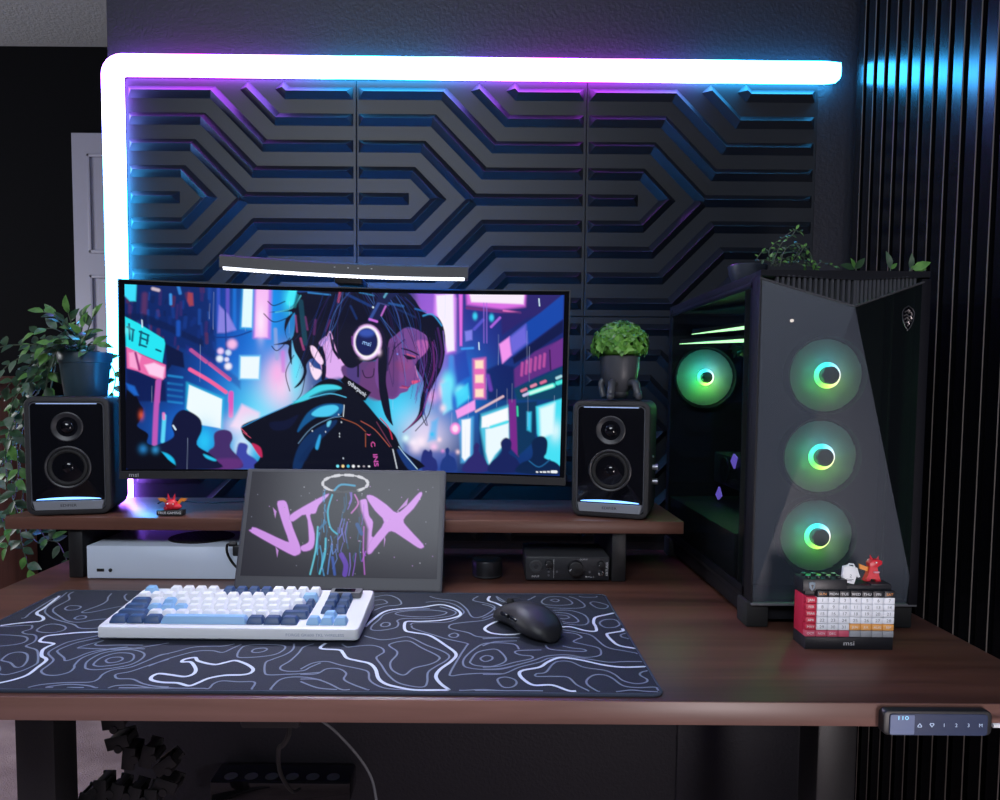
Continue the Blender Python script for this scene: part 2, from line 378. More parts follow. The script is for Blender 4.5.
# hallway door (white, moulded panels)
mat('door_white', s2l((150, 148, 165)), .5)
b = MB(); b.box((-1.315, 2.962, 1.045), (.66, .036, 2.09), .003)
struct(b.build('door_1', 'door_white'))
b = MB()
def moulding(x0, x1, z0, z1, r=.0065):
    for a, c in (((x0, z0), (x1, z0)), ((x1, z0), (x1, z1)), ((x1, z1), (x0, z1)), ((x0, z1), (x0, z0))):
        b.box(((a[0] + c[0]) / 2, 2.94, (a[1] + c[1]) / 2), (abs(a[0] - c[0]) + 2 * r, .012, abs(a[1] - c[1]) + 2 * r), .003)
for x0, x1 in ((-1.575, -1.35), (-1.29, -1.065)):
    moulding(x0, x1, 1.62, 2.0); moulding(x0, x1, .95, 1.52); moulding(x0, x1, .2, .85)
struct(b.build('trim_2', 'door_white'))
# brown wooden cabinet in the hall
cab = thing('cabinet', 'brown wooden cabinet standing in the dark hall beyond the left desk end', 'cabinet', (-2.35, 2.75, 0))
b = MB(); b.box((0, 0, .56), (1.04, .40, 1.06), .004); b.box((0, 0, 1.10), (1.08, .42, .03), .004); b.build('body', wood('cabinet_wood', s2l((124, 78, 62)), s2l((156, 104, 84)), .5, 2), cab)
b = MB(); b.box((-.26, -.206, .56), (.49, .016, .98), .003); b.build('door', 'cabinet_wood', cab)
b = MB(); b.box((.26, -.206, .56), (.49, .016, .98), .003); b.build('door', 'cabinet_wood', cab)

# ---------------------------------------------------------------- 3-D wall panels
PW, PH = .4862, .490
def ridge(b, pts, w=.0255, h=.0135, y0=-.005):
    """raised bar of triangular section along a polyline (x,z), mitred, with hipped ends; front is -y"""
    n = len(pts); P = [Vector((p[0], p[1])) for p in pts]; dirs = [(P[i + 1] - P[i]).normalized() for i in range(n - 1)]
    Lf, Rt, Cr = [], [], []
    for i in range(n):
        if i == 0 or i == n - 1:
            d = dirs[0] if i == 0 else dirs[-1]; nn = Vector((-d.y, d.x)); off = nn * (w / 2)
            c = P[i] + d * (w * .5 if i == 0 else -w * .5)
        else:
            d0, d1 = dirs[i - 1], dirs[i]; n0 = Vector((-d0.y, d0.x)); n1 = Vector((-d1.y, d1.x)); nn = (n0 + n1).normalized()
            off = nn * (w / 2 / max(.3, nn.dot(n0))); c = P[i]
        Lf.append(P[i] + off); Rt.append(P[i] - off); Cr.append(c)
    vs = [(p.x, y0, p.y) for p in Lf] + [(p.x, y0, p.y) for p in Rt] + [(p.x, y0 - h, p.y) for p in Cr]
    fs = []
    for i in range(n - 1):
        fs += [(i, i + 1, 2 * n + i + 1, 2 * n + i), (2 * n + i, 2 * n + i + 1, n + i + 1, n + i)]
    fs += [(0, 2 * n, n), (n - 1, 2 * n - 1, 3 * n - 1)]
    b.mesh(vs, fs)
def panel_mesh():
    b = MB()
    b.box((PW / 2, -.0025, -PH / 2), (PW - .0012, .005, PH - .0012), .0012)
    u = PH / 9
    def q(*pts): ridge(b, [(x * u * .993, -(y + .5) * u) for x, y in pts])
    for s in (0, 1):
        f = (lambda y: y) if s == 0 else (lambda y: 8 - y)
        q((.08, f(0)), (3.4, f(0)), (5.4, f(2)), (8.87, f(2)))
        q((.08, f(1)), (3.0, f(1)), (5.0, f(3)), (8.87, f(3)))
        q((8.87, f(1)), (5.9, f(1)), (4.62, f(-.28)))
        q((8.87, f(0)), (6.3, f(0)), (6.0, f(-.3)))
    q((.08, 2), (2.6, 2), (4.6, 4), (8.87, 4)); q((.08, 6), (2.6, 6), (4.6, 4))
    q((.08, 3), (2.2, 3), (3.2, 4), (2.2, 5), (.08, 5)); q((.08, 4), (2.05, 4))
    return b
PX0 = (-.7515, -.2653, .2209)
first = None
for row, z in (('upper', 1.7325), ('lower', 1.2425)):
    for k, x in enumerate(PX0):
        if first is None:
            o = first = panel_mesh().build('wall_panel', 'panel_plastic', smooth=None)
        else:
            o = first.copy(); COL.objects.link(o)
        o.location = (x, WY, z)
        where = ('left', 'middle', 'right')[k]
        if row == 'upper':
            lab = ('black ridged wall panel beside the upright light bar, top left corner', 'black ridged wall panel in the middle under the long light bar',
                   'black ridged wall panel at the top right, next to bare painted wall')[k]
        else:
            lab = ('black ridged wall panel of the lower row, behind the left of the big monitor', 'black ridged wall panel of the lower row, behind the right of the big monitor',
                   'black ridged wall panel of the lower row, behind the computer case')[k]
        tag(o, lab, 'wall panel', 'black ridged wall panels')

# ---------------------------------------------------------------- slatted acoustic panel on the right wall
sp = thing('slat_panel', 'black vertical slat panel covering the whole right wall', 'slat panel', (.80, 1.5, 0))
b = MB(); b.box((-.004, -.43, 1.22), (.008, .98, 2.44)); b.build('felt_backing', 'felt', sp, smooth=None)
sl = None
for k in range(24):
    if sl is None:
        b = MB(); b.box((0, 0, 1.22), (.016, .026, 2.436), .0012, 0); b.box((-.0076, -.0131, 1.22), (.0016, .0006, 2.43), 0, 1)
        sl = o = b.build('slat', ['slat_veneer', 'slat_core'], sp, smooth=None)
    else:
        o = sl.copy(); COL.objects.link(o)
    o.location = (-.0215, .010 - .0387 * k, 0)

# ---------------------------------------------------------------- L-shaped light bar
attr_emit('light_tube', 32., .3)
lb = thing('light_bar', 'long white glowing light bar bent round the top left of the wall panels', 'light bar', (-.7725, WY, 1.7555))
def lbar_path():
    P = [(-.771, .775 + i * .0302) for i in range(32)]          # up the left side
    r = .0245; cx, cz = -.771 + r, 1.7556 - r
    P += [(cx - r * math.cos(R(a)), cz + r * math.sin(R(a))) for a in range(0, 91, 15)]
    x0 = cx; n = 60
    P += [(x0 + (.742 - x0) * i / n, 1.7556 - .0056 * i / n) for i in range(1, n + 1)]
    return P
def lbar(w, prof):
    P = lbar_path(); rings = []
    for i, (x, z) in enumerate(P):
        a = P[max(i - 1, 0)]; c = P[min(i + 1, len(P) - 1)]
        d = Vector((c[0] - a[0], c[1] - a[1])).normalized(); n = Vector((-d.y, d.x))
        k = 1. if i < len(P) - 1 else .86
        rings.append([(x + n.x * q * w * k + .771, y, z + n.y * q * w * k - 1.7555) for q, y in prof])
    return rings
b = MB(); b.loops(lbar(.0198, [(-1, -.006), (-1, -.024), (-.86, -.0295), (-.5, -.032), (.5, -.032), (.86, -.0295), (1, -.024), (1, -.006)]))
tube = b.build('diffuser', 'light_tube', lb, smooth=50)
co = vert_co(tube) + np.array([-.771, WY, 1.7555], np.float32)
CY = np.array([.04, .44, 1.0]); PU = np.array([.50, .055, .95]); BL = np.array([.06, .22, 1.0])
def lcol(x, z):
    if z < 1.70:                                                # upright: cyan below, violet blue at the top
        t = np.clip((z - 1.48) / .22, 0, 1); u = np.clip((1.0 - z) / .10, 0, 1); c = CY * (1 - t) + (BL * .5 + PU * .5) * t; return c * (1 - u) + (BL * .4 + PU * .6) * u
    xs = [-.78, -.60, -.42, -.30, -.12, 0, .14, .26, .38, .50, .80]
    cs = [BL * .4 + PU * .6, PU, BL * .5 + PU * .5, CY, CY, BL * .5 + PU * .5, PU, PU, BL * .5 + PU * .5, CY, CY]
    return np.array([np.interp(x, xs, [c[i] for c in cs]) for i in range(3)])
set_glow(tube, np.array([lcol(c[0], c[2]) for c in co]))
b = MB(); b.loops(lbar(.0165, [(-1, -.0002), (-1, -.0065), (1, -.0065), (1, -.0002)])); b.build('mounting_channel', 'black_plastic', lb, smooth=50)

# ================================================================ desk
desk = thing('desk', 'wide walnut standing desk with black metal legs filling the foreground', 'desk', (-.065, 1.13, 0))
DX = -.065; DYc = 1.137
b = MB(); b.box((0, .007, .73625), (1.464, .73, .0275), .002); top_ = b.build('tabletop', 'walnut', desk)
b = MB(); b.box((0, -.3582, .7362), (1.464, .0022, .0262), .0006); b.build('lit_edge_strip', 'walnut_edge_lit', top_)  # thin added strip, the brightness of the lit edge is in its colour
for sx, x in ((-1, -.6965), (1, .565)):
    b = MB(); b.box((x - DX, .0015, .40), (.0615, .065, .62), .003); o = b.build('leg', 'steel_black', desk)
    b = MB(); b.box((x - DX, .0015, .30), (.052, .055, .55), .003); b.build('inner_column', 'steel_black', o)
    b = MB(); b.box((x - DX, 0, .025), (.08, .64, .03), .006)
    for yy in (-.28, .28): b.cyl((x - DX, yy, .005), .02, .01)
    b.build('foot', 'steel_black', desk)
    b = MB(); b.box((x - DX, .0, .713), (.06, .56, .019), .002); b.build('side_bracket', 'steel_black', desk)
b = MB()
for yy in (-.05, .06): b.box((-.065 - DX, yy, .704), (1.2, .03, .036), .002)
b.build('crossbar', 'steel_black', desk)

ct = thing('desk_control_panel', 'dark grey desk height control panel with lit symbols on the front edge', 'control panel', (.4985, .7590, .7184))
b = MB(); b.prism(rrect(.118, .0275, .006, 4, 0, .014), 0, .010, 0, T(0, .0105, 0) @ FRONT, .002)
b.box((0, .045, .0005), (.10, .06, .006), .001); b.build('housing', 'black_plastic', ct)
b = MB(); b.prism(rrect(.106, .0235, .0035, 4, 0, .0130), 0, .0012, 0, T(0, .0007, 0) @ FRONT); b.build('touch_plate', mat('touch_plate', s2l((46, 56, 84)), .25), ct)
b = MB(); b.prism(rrect(.026, .0215, .001, 2, -.0395, .0130), 0, .0006, 0, T(0, -.0006, 0) @ FRONT)
disp = b.build('display', mat('display_grey', s2l((90, 104, 140)), .3), ct)
b = MB(); b.text('110', .0062, T(-.0395, -.0014, .0205) @ FRONT, 0, 1.4); b.build('digits', mat('display_glow', (.2, .5, .7), .5, emit=(.25, .62, .85), es=.8), disp)
for i, s in enumerate(('\u2227', '\u2228', '1', '2', '3', 'M')):
    b = MB(); M = T(-.0205 + i * .0132, -.0007, .0125) @ FRONT
    if i < 2:
        k = 1 if i == 0 else -1
        b.ribbon([(-.0023, -.0014 * k), (0, .0018 * k), (.0023, -.0014 * k)], .0011, 0, 0, M); b.ribbon([(-.0023, -.0020 * k), (.0023, -.0020 * k)], .0007, 0, 0, M)
    else: b.text(s, .0056, M, 0)
    b.build('symbol', mat('symbol_%d' % i, s2l((150, 165, 190)), .5, emit=s2l((140, 160, 190)), es=.7), ct)
cb = MB(); cb.tube(spline([(.5565, .758, .7315), (.575, .756, .7325), (.61, .757, .731), (.66, .757, .722), (.71, .77, .70), (.725, .80, .62), (.722, .86, .5)], 6), .0026, 8)
tag(cb.build('white_cable', 'white_plastic'), 'thin white cable running from the right end of the desk control panel', 'cable')

# ---------------------------------------------------------------- riser shelf
sh = thing('monitor_riser', 'long walnut riser shelf on black legs under the big monitor', 'shelf', (-.2345, 1.3505, .75))
b = MB(); b.box((0, 0, .0993), (1.180, .224, .0220), .0015); b.build('board', 'walnut', sh)
for x in (-.7098, .2460):
    b = MB(); b.box((x + .2345, .0, .0440), (.0255, .20, .0880), .0025); b.build('leg', 'steel_black', sh)

# ---------------------------------------------------------------- desk mat with contour-line print
dm = thing('desk_mat', 'large dark desk mat printed with pale contour lines', 'desk mat', (-.239, .9715, .75))
mat('mat_cloth', s2l((40, 44, 58)), .75, bump=(1500, .25), spec=.3)
mat('mat_line', s2l((116, 126, 146)), .8); mat('mat_line_bold', s2l((205, 214, 230)), .8)
mat('mat_stitch', s2l((52, 64, 84)), .7, bump=(2500, .6))
b = MB(); b.prism(rrect(.892, .384, .012, 5), 0, .0034, 0, None, .0004); b.build('cloth', 'mat_cloth', dm)
b = MB()
ring = rrect(.890, .382, .012, 5)
b.tube([(x, y, .0025) for x, y in ring] + [(ring[0][0], ring[0][1], .0025)], .0019, 6); b.build('stitched_edge', 'mat_stitch', dm)
b = MB(); bz = MB()
for i, ln in enumerate(MAT_LINES.strip().split('\n')):
    h, d = ln.split(':'); pts = [tuple(float(v) * 1e-4 for v in t.split()) for t in d.split(',')]
    cl = h[1] == '1'
    pts = [(min(max(x * 1.01, -.4415), .4415), min(max(y * 1.01 + .002, -.1875), .1875)) for x, y in spline(pts, 6, cl)]
    (bz if h[0] == '1' else b).ribbon(pts, .0042 if h[0] == '1' else .0025, .0036 + (i % 40) * 4e-6, 0, None, cl)
b.build('contour_print', 'mat_line', dm, smooth=None); bz.build('bold_contour_print', 'mat_line_bold', dm, smooth=None)
# ================================================================ curved monitor
mon = thing('monitor', 'big curved ultrawide monitor showing a neon city street scene', 'monitor', (-.2402, 1.2885, 1.0945), rot=(0, R(.72), R(2.1)))
# local frame: x along the chord, z up, y away from the viewer; the middle of the panel lies .037 m behind the chord
MW, MH, SAG = .3990, .1765, .036
def sag(x): return SAG * (1 - (x / MW) ** 2)
def curved(b, x0, x1, z0, z1, y0, y1, m=0, n=40, bev=0):
    rings = []
    for i in range(n + 1):
        x = x0 + (x1 - x0) * i / n; s = sag(x)
        rings.append([(x, s + y0, z0), (x, s + y1, z0), (x, s + y1, z1), (x, s + y0, z1)])
    b.loops(rings, m)
b = MB(); curved(b, -MW, MW, -MH, MH, .004, .030)
curved(b, -.30, .30, -.12, .10, .028, .055)
b.build('back_shell', 'black_plastic', mon)
b = MB()
curved(b, -MW, MW, MH - .0022, MH, 0, .006); curved(b, -MW, -MW + .0022, -MH, MH, 0, .006, n=1); curved(b, MW - .0022, MW, -MH, MH, 0, .006, n=1)
curved(b, -MW, MW, -MH, -MH + .0135, -.0015, .006)
b.build('bezel', mat('bezel_plastic', (.008, .008, .010), .5), mon)
b = MB(); curved(b, -MW + .0022, MW - .0022, -MH + .0135, MH - .0022, .0022, .005); b.build('panel_border', 'gloss_black', mon)
SX0, SX1, SZ0, SZ1 = -.3885, .3885, -.1595, .1675
NU, NV = 600, 250
attr_emit('screen_picture', 1.0, .2)

def grid_screen(name, f, nu, nv, matname, parent, cols):
    us, vs = np.meshgrid(np.linspace(0, 1, nu), np.linspace(0, 1, nv))        # v from the top down
    x, y, z = f(us, vs)
    co = np.stack([x, y, z], -1).reshape(-1, 3).astype(np.float32)
    i = np.arange(nu * nv).reshape(nv, nu)
    q = np.stack([i[:-1, :-1], i[1:, :-1], i[1:, 1:], i[:-1, 1:]], -1).reshape(-1, 4).astype(np.int32)
    me = bpy.data.meshes.new(name); nf = len(q)
    me.vertices.add(len(co)); me.vertices.foreach_set('co', co.ravel())
    me.loops.add(nf * 4); me.loops.foreach_set('vertex_index', q.ravel())
    me.polygons.add(nf); me.polygons.foreach_set('loop_start', np.arange(0, nf * 4, 4, dtype=np.int32))
    me.polygons.foreach_set('use_smooth', np.ones(nf, bool))
    me.update(calc_edges=True); me.materials.append(MATS[matname])
    o = bpy.data.objects.new(name, me); COL.objects.link(o); o.parent = parent
    set_glow(o, cols.reshape(-1, 3)); return o

class Paint:
    """soft-edged shapes laid over one another, in picture coordinates"""
    def __init__(self, X, Y, base): self.X, self.Y = X, Y; self.C = np.empty(X.shape + (3,), np.float32); self.C[:] = s2l(base)
    def win(self, x0, y0, x1, y1):
        m = (self.X >= x0) & (self.X <= x1) & (self.Y >= y0) & (self.Y <= y1)
        r = np.where(m.any(1))[0]; c = np.where(m.any(0))[0]
        return None if len(r) == 0 or len(c) == 0 else (slice(r[0], r[-1] + 1), slice(c[0], c[-1] + 1))
    def put(self, w, a, col):
        self.C[w] = self.C[w] * (1 - a[..., None]) + np.array(s2l(col), np.float32) * a[..., None]
    def poly(self, pts, col, soft=.6, op=1.):
        xs = [p[0] for p in pts]; ys = [p[1] for p in pts]; s = soft * 2 + .5
        w = self.win(min(xs) - s, min(ys) - s, max(xs) + s, max(ys) + s)
        if w is None: return
        X, Y = self.X[w], self.Y[w]; d2 = np.full(X.shape, 1e9); ins = np.zeros(X.shape, bool); n = len(pts)
        for i in range(n):
            (x1, y1), (x2, y2) = pts[i], pts[(i + 1) % n]
            dx, dy = x2 - x1, y2 - y1; L = dx * dx + dy * dy + 1e-9
            t = np.clip(((X - x1) * dx + (Y - y1) * dy) / L, 0, 1)
            d2 = np.minimum(d2, (X - x1 - t * dx) ** 2 + (Y - y1 - t * dy) ** 2)
            c = ((y1 > Y) != (y2 > Y)) & (X < dx * (Y - y1) / (dy if abs(dy) > 1e-9 else 1e-9) + x1)
            ins ^= c
        d = np.sqrt(d2) * np.where(ins, 1, -1)
        t = np.clip(d / (2 * soft) + .5, 0, 1); self.put(w, op * t * t * (3 - 2 * t), col)
    def line(self, pts, width, col, soft=.5, op=1.):
        xs = [p[0] for p in pts]; ys = [p[1] for p in pts]; s = width + soft * 2 + .5
        w = self.win(min(xs) - s, min(ys) - s, max(xs) + s, max(ys) + s)
        if w is None: return
        X, Y = self.X[w], self.Y[w]; d2 = np.full(X.shape, 1e9)
        for (x1, y1), (x2, y2) in zip(pts, pts[1:]):
            dx, dy = x2 - x1, y2 - y1; L = dx * dx + dy * dy + 1e-9
            t = np.clip(((X - x1) * dx + (Y - y1) * dy) / L, 0, 1)
            d2 = np.minimum(d2, (X - x1 - t * dx) ** 2 + (Y - y1 - t * dy) ** 2)
        t = np.clip((width / 2 - np.sqrt(d2)) / (2 * soft) + .5, 0, 1); self.put(w, op * t * t * (3 - 2 * t), col)
    def blob(self, cx, cy, rx, ry, col, op=1., p=2.):
        w = self.win(cx - rx * 3, cy - ry * 3, cx + rx * 3, cy + ry * 3)
        if w is None: return
        q = ((self.X[w] - cx) / rx) ** 2 + ((self.Y[w] - cy) / ry) ** 2
        self.put(w, op * np.exp(-q ** (p / 2)), col)
    def ell(self, cx, cy, rx, ry, col, soft=.6, op=1., rot=0.):
        n = 28; a = R(rot)
        self.poly([(cx + rx * math.cos(2 * math.pi * i / n) * math.cos(a) - ry * math.sin(2 * math.pi * i / n) * math.sin(a),
                    cy + rx * math.cos(2 * math.pi * i / n) * math.sin(a) + ry * math.sin(2 * math.pi * i / n) * math.cos(a)) for i in range(n)], col, soft, op)

U, V = np.meshgrid(np.linspace(0, 1, NU), np.linspace(0, 1, NV))
bow = 4 * U * (1 - U) * 3.2
PXX = (125 + 440 * U) * (1 - V) + (127.5 + 431.5 * U) * V
PYY = (284.5 + 11 * U + bow) * (1 - V) + (468 + 9.5 * U - bow) * V
P = Paint(PXX, PYY, (16, 42, 112))
def at(c, s, k=1.):
    ox, oy, sc = c
    return [(ox + float(a) / sc, oy + float(e) / sc) for a, e in (t.split(',') for t in s.split())]
K3, K4, K5, K7 = (115, 280, 6.667), (115, 380, 6.667), (250, 280, 6.667), (430, 280, 6.667)
K6, K8, K9 = (230, 370, 5.263), (400, 380, 5.556), (330, 260, 3.636)
def po(c, s, col, soft=.6, op=1.): P.poly(at(c, s), col, soft, op)
def ps(c, s, col, soft=.6, op=1.): P.poly(spline(at(c, s), 4, True), col, soft, op)
def li(c, s, w, col, soft=.5, op=1.):
    q = at(c, s); P.line(spline(q, 4) if len(q) > 2 else q, w, col, soft, op)
# --- far haze
P.blob(150, 330, 45, 70, (8, 32, 88)); P.blob(245, 380, 50, 80, (16, 100, 215)); P.blob(265, 310, 22, 60, (22, 150, 245), .9)
P.blob(258, 410, 34, 34, (90, 225, 255), .95); P.blob(276, 385, 20, 26, (250, 215, 245), .9); P.blob(240, 440, 26, 26, (45, 205, 255), .9)
P.blob(395, 410, 45, 40, (60, 215, 255), .95); P.blob(425, 432, 26, 22, (245, 225, 250), .9); P.blob(470, 340, 40, 60, (42, 50, 150), .9)
P.blob(540, 320, 40, 40, (30, 36, 110), .9); P.blob(520, 420, 50, 40, (14, 70, 130), .9); P.blob(455, 385, 30, 40, (20, 120, 225), .9)
P.blob(430, 330, 18, 50, (205, 130, 240), .8); P.blob(190, 430, 40, 30, (24, 110, 220), .9)
# --- left street side
for s in ('0,0 250,0 640,330 640,560 480,470 330,420 60,230', '330,0 560,0 640,330 520,430 400,330'):
    po(K3, s, (10, 38, 104), 2.2, .85)
rng = random.Random(4)
for i in range(70):
    x = rng.uniform(128, 212); y = rng.uniform(286, 352); h = rng.uniform(3, 13)
    P.line([(x, y), (x + rng.uniform(-1, 1), y + h)], rng.uniform(1, 4), rng.choice([(20, 62, 150), (14, 48, 128), (60, 40, 110), (26, 80, 175), (96, 44, 78), (10, 28, 78)]), 1., .55)
po(K3, '60,20 140,20 135,140 100,140 62,100', (60, 225, 255), 1.2); li(K3, '190,100 185,220', 5, (92, 50, 100), 2, .8); po(K3, '460,85 490,90 495,170 470,175 455,140', (160, 66, 84), 1.2)
li(K3, '240,60 275,70', 3, (205, 185, 200), 1); li(K3, '350,100 352,160', 2.5, (60, 150, 235), 1); li(K3, '395,30 410,90', 3, (52, 140, 230), 1, .8)
po(K3, '60,225 180,220 340,290 560,400 560,440 320,330 70,245', (9, 28, 78), 1.5, .8)
li(K3, '400,280 400,360', 4, (28, 92, 205), 1.5, .7)
po(K3, '70,242 150,285 310,390 318,420 300,545 200,500 78,440', (36, 230, 245), .8)
for s in ('85,310 125,330', '95,290 100,390', '120,335 115,400', '160,340 215,365', '165,380 210,400', '170,340 160,430', '212,365 205,420', '160,425 200,440', '262,458 290,470'): li(K3, s, 1.9, (10, 92, 120), .6)
P.blob(127, 330, 4, 4, (140, 255, 255), .4)
po(K3, '80,440 200,505 322,560 320,640 290,670 150,600 85,580', (238, 110, 175), .9); po(K3, '95,480 140,470 170,500 150,590 100,570', (252, 165, 215), 1.2); po(K3, '190,560 250,545 315,575 305,650 220,620', (255, 205, 240), 1.4)
li(K3, '135,480 160,590', 2.2, (150, 46, 120), .9)
po(K3, '320,420 430,480 440,580 360,560 330,600', (9, 22, 66), 1.2)
po(K3, '85,590 320,670 330,800 90,800', (10, 26, 82), 1.6, .9); li(K3, '275,670 270,800', 4.6, (205, 92, 172), .9); li(K4, '280,0 265,160 255,420', 4.6, (190, 88, 185), 1.)
li(K4, '315,230 305,400', 3.6, (90, 215, 250), 1.); li(K4, '310,215 312,250', 2.4, (240, 130, 200), 1.)
for y in (630, 680, 720, 760, 800): li(K3, '340,%d 425,%d' % (y, y + 12), 2.2, (32, 140, 215), 1., .8)
po(K3, '345,640 330,800 450,800 450,690', (14, 60, 140), 2, .5)
li(K3, '480,462 580,540', 3.4, (246, 104, 160), .8); li(K3, '600,552 730,655', 3.4, (246, 104, 160), .8); li(K3, '475,590 600,665 705,740', 3.6, (246, 100, 160), .8)
po(K3, '450,430 640,530 800,660 800,720 600,560 450,480', (34, 52, 150), 2, .5)
li(K3, '735,750 735,800', 4, (225, 96, 190), 1); li(K4, '740,80 738,230', 4.4, (220, 90, 190), 1.)
# buildings in the middle distance
for x, c in ((655, (60, 90, 215)), (690, (18, 60, 160)), (715, (110, 90, 215)), (760, (26, 120, 225))): li(K3, '%d,20 %d,330' % (x, x), 3.4, c, 1.3, .7)
po(K3, '660,170 720,230 770,330 700,350 650,350', (150, 140, 235), 1.5, .8); li(K3, '640,380 760,375 870,340', 1.2, (12, 50, 130), .7); li(K3, '700,200 710,560', 1.6, (14, 60, 150), .7)
for x, y, r_, c in ((670, 470, 3.2, (240, 205, 250)), (720, 480, 3, (205, 225, 255)), (745, 425, 5, (250, 190, 235)), (665, 520, 3.4, (235, 245, 255)), (720, 570, 3.6, (245, 240, 255)), (710, 525, 2.4, (225, 225, 255))):
    P.blob(115 + x / 6.667, 280 + y / 6.667, r_, r_, c, 1, 4)
# tall signs
po(K3, '815,40 885,40 880,325 800,320', (60, 190, 250), 2.6); po(K3, '820,30 880,30 872,315 808,312', (228, 252, 255), .9)
po(K3, '893,45 1005,50 995,390 885,385', (190, 120, 235), 2.4); po(K3, '903,55 985,60 978,380 895,378', (248, 190, 246), 1.6); P.blob(255, 322, 4, 16, (255, 236, 255), .8)
po(K3, '795,500 930,500 925,660 792,655', (120, 215, 255), 2); po(K3, '803,508 925,508 918,652 800,648', (238, 250, 255), .9)
po(K3, '600,0 640,0 640,330 600,300', (16, 50, 135), 2, .6)
P.blob(272, 372, 9, 14, (250, 180, 235), .9); P.blob(282, 356, 8, 10, (190, 150, 240), .6); li(K5, '130,330 140,520', 3.5, (150, 170, 225), 1.2, .7); li(K5, '180,480 185,600', 4, (210, 120, 220), 1.5, .7)
P.blob(283, 300, 6, 14, (60, 225, 255), .9); li(K5, '250,60 230,150', 8, (70, 235, 250), 1.5); P.blob(290, 370, 7, 30, (90, 232, 255), .9)
# bright panel bottom left
po(K4, '455,10 690,110 685,325 450,200', (40, 190, 235), 2.6); po(K4, '470,25 680,120 672,312 545,290 455,180', (240, 252, 255), .9)
po(K4, '810,155 925,210 920,290 860,330 740,300', (252, 205, 240), 2.4, .95); P.blob(247, 425, 16, 12, (190, 246, 255), .9); P.blob(237, 447, 8, 12, (250, 250, 255), .8)
P.blob(200, 440, 10, 16, (40, 200, 250), .9); P.blob(232, 425, 12, 10, (250, 225, 250), .7)
# crowd at the left
sil = (16, 20, 56)
ps(K4, '785,420 820,410 850,430 845,480 900,520 915,580 690,580 760,520', (60, 70, 168), 1.2); ps(K4, '630,350 680,322 735,335 750,380 735,440 800,520 800,580 560,580 590,470 630,430', (66, 44, 104), 1.)
ps(K4, '640,520 800,520 790,580 640,580', (110, 50, 130), 2., .6)
ps(K4, '370,250 400,205 440,190 500,215 545,260 550,330 520,420 600,480 650,530 660,580 270,580 210,460 330,400 375,360 360,300', sil, .9)
ps(K4, '270,470 330,480 375,520 380,570 320,530', (30, 190, 240), 1.2); ps(K4, '565,485 640,520 630,530 580,510', (40, 200, 245), 1.2); li(K4, '370,295 385,320', 1.6, (215, 235, 250), .5)
ps(K4, '80,60 130,80 165,150 185,190 165,260 150,300 215,350 210,410 270,440 340,520 380,580 80,580', (7, 8, 22), .9); P.blob(115 + 172 / 6.667, 380 + 225 / 6.667, 2.2, 4, (214, 84, 60), .9)
P.blob(115 + 185 / 6.667, 380 + 450 / 6.667, 3.5, 4, (40, 130, 200), .8); P.blob(115 + 260 / 6.667, 380 + 455 / 6.667, 3, 3.5, (50, 150, 215), .8); po(K3, '80,680 130,700 155,760 130,760 90,720', (30, 110, 220), 1.5, .8)
# --- right street side
po(K9, '300,115 450,115 450,340 370,340', (150, 90, 215), 3, .8); po(K7, '20,100 150,90 165,130 160,470 100,490 60,330 15,220', (226, 150, 250), 2.6); po(K7, '30,110 145,100 152,470 105,480 75,330 35,230', (248, 240, 255), 1.3)
po(K7, '185,100 210,100 205,440 190,440', (228, 110, 230), 1.2); po(K7, '235,90 645,90 640,180 480,200 240,170', (220, 110, 230), 2.4); po(K7, '255,92 632,92 625,165 270,152', (250, 236, 252), 1.3)
li(K7, '240,190 480,215 600,220', 3, (110, 50, 130), .9); li(K7, '490,208 605,222', 1.8, (225, 110, 190), .7)
po(K7, '650,90 880,90 880,110 740,230 640,260 480,370 470,230 640,200', (44, 34, 108), 2., .9)
for x, y in ((295, 245), (408, 255)): P.blob(430 + x / 6.667, 280 + y / 6.667, 2.4, 3.6, (60, 210, 250), 1, 3)
li(K7, '405,315 465,255', 2.4, (170, 100, 225), .8); li(K7, '290,330 350,270', 3, (90, 90, 215), 1, .8); po(K7, '225,345 275,335 275,400 230,410', (130, 130, 235), 1.4)
li(K7, '205,460 280,455', 2.2, (60, 150, 240), 1); po(K7, '150,500 230,470 260,640 170,690', (36, 58, 170), 2, .7); li(K7, '130,520 130,660', 5, (60, 150, 235), 2, .7)
for x in (355, 375): li(K7, '%d,160 %d,420' % (x, x), 1.2, (150, 110, 225), .6, .6)
po(K7, '460,430 540,370 640,290 740,220 895,95 890,260 740,370 560,500 480,560', (20, 70, 170), 1.); po(K7, '460,430 530,380 545,500 480,558', (244, 150, 240), 1.4); po(K7, '530,385 640,300 650,420 545,500', (120, 110, 230), 2.5, .8)
po(K7, '550,520 890,270 890,350 700,480 560,560', (14, 24, 74), 1.2)
po(K7, '555,600 700,480 890,390 885,570 700,650 560,720', (96, 46, 132), 1.2); po(K7, '800,450 885,390 885,570 810,600', (112, 50, 140), 1., .8)
for x in (610, 640, 668, 700, 730, 760): li(K7, '%d,%d %d,%d' % (x, 640 - (x - 600) * .4, x + 6, 560 - (x - 600) * .4), 2.6, (205, 88, 170), 1.2, .75)
li(K7, '800,470 805,600', 1.4, (54, 24, 84), .7)
po(K7, '280,530 365,520 365,790 285,790', (232, 110, 190), 2.4)
for y in (560, 655, 750): po(K7, '295,%d 350,%d 350,%d 295,%d' % (y - 22, y - 24, y + 30, y + 30), (255, 226, 200), 1.3)
po(K7, '370,600 460,560 560,580 560,800 380,800', (14, 28, 92), 2, .8); li(K7, '380,640 400,730', 4, (120, 70, 200), 1.5, .7)
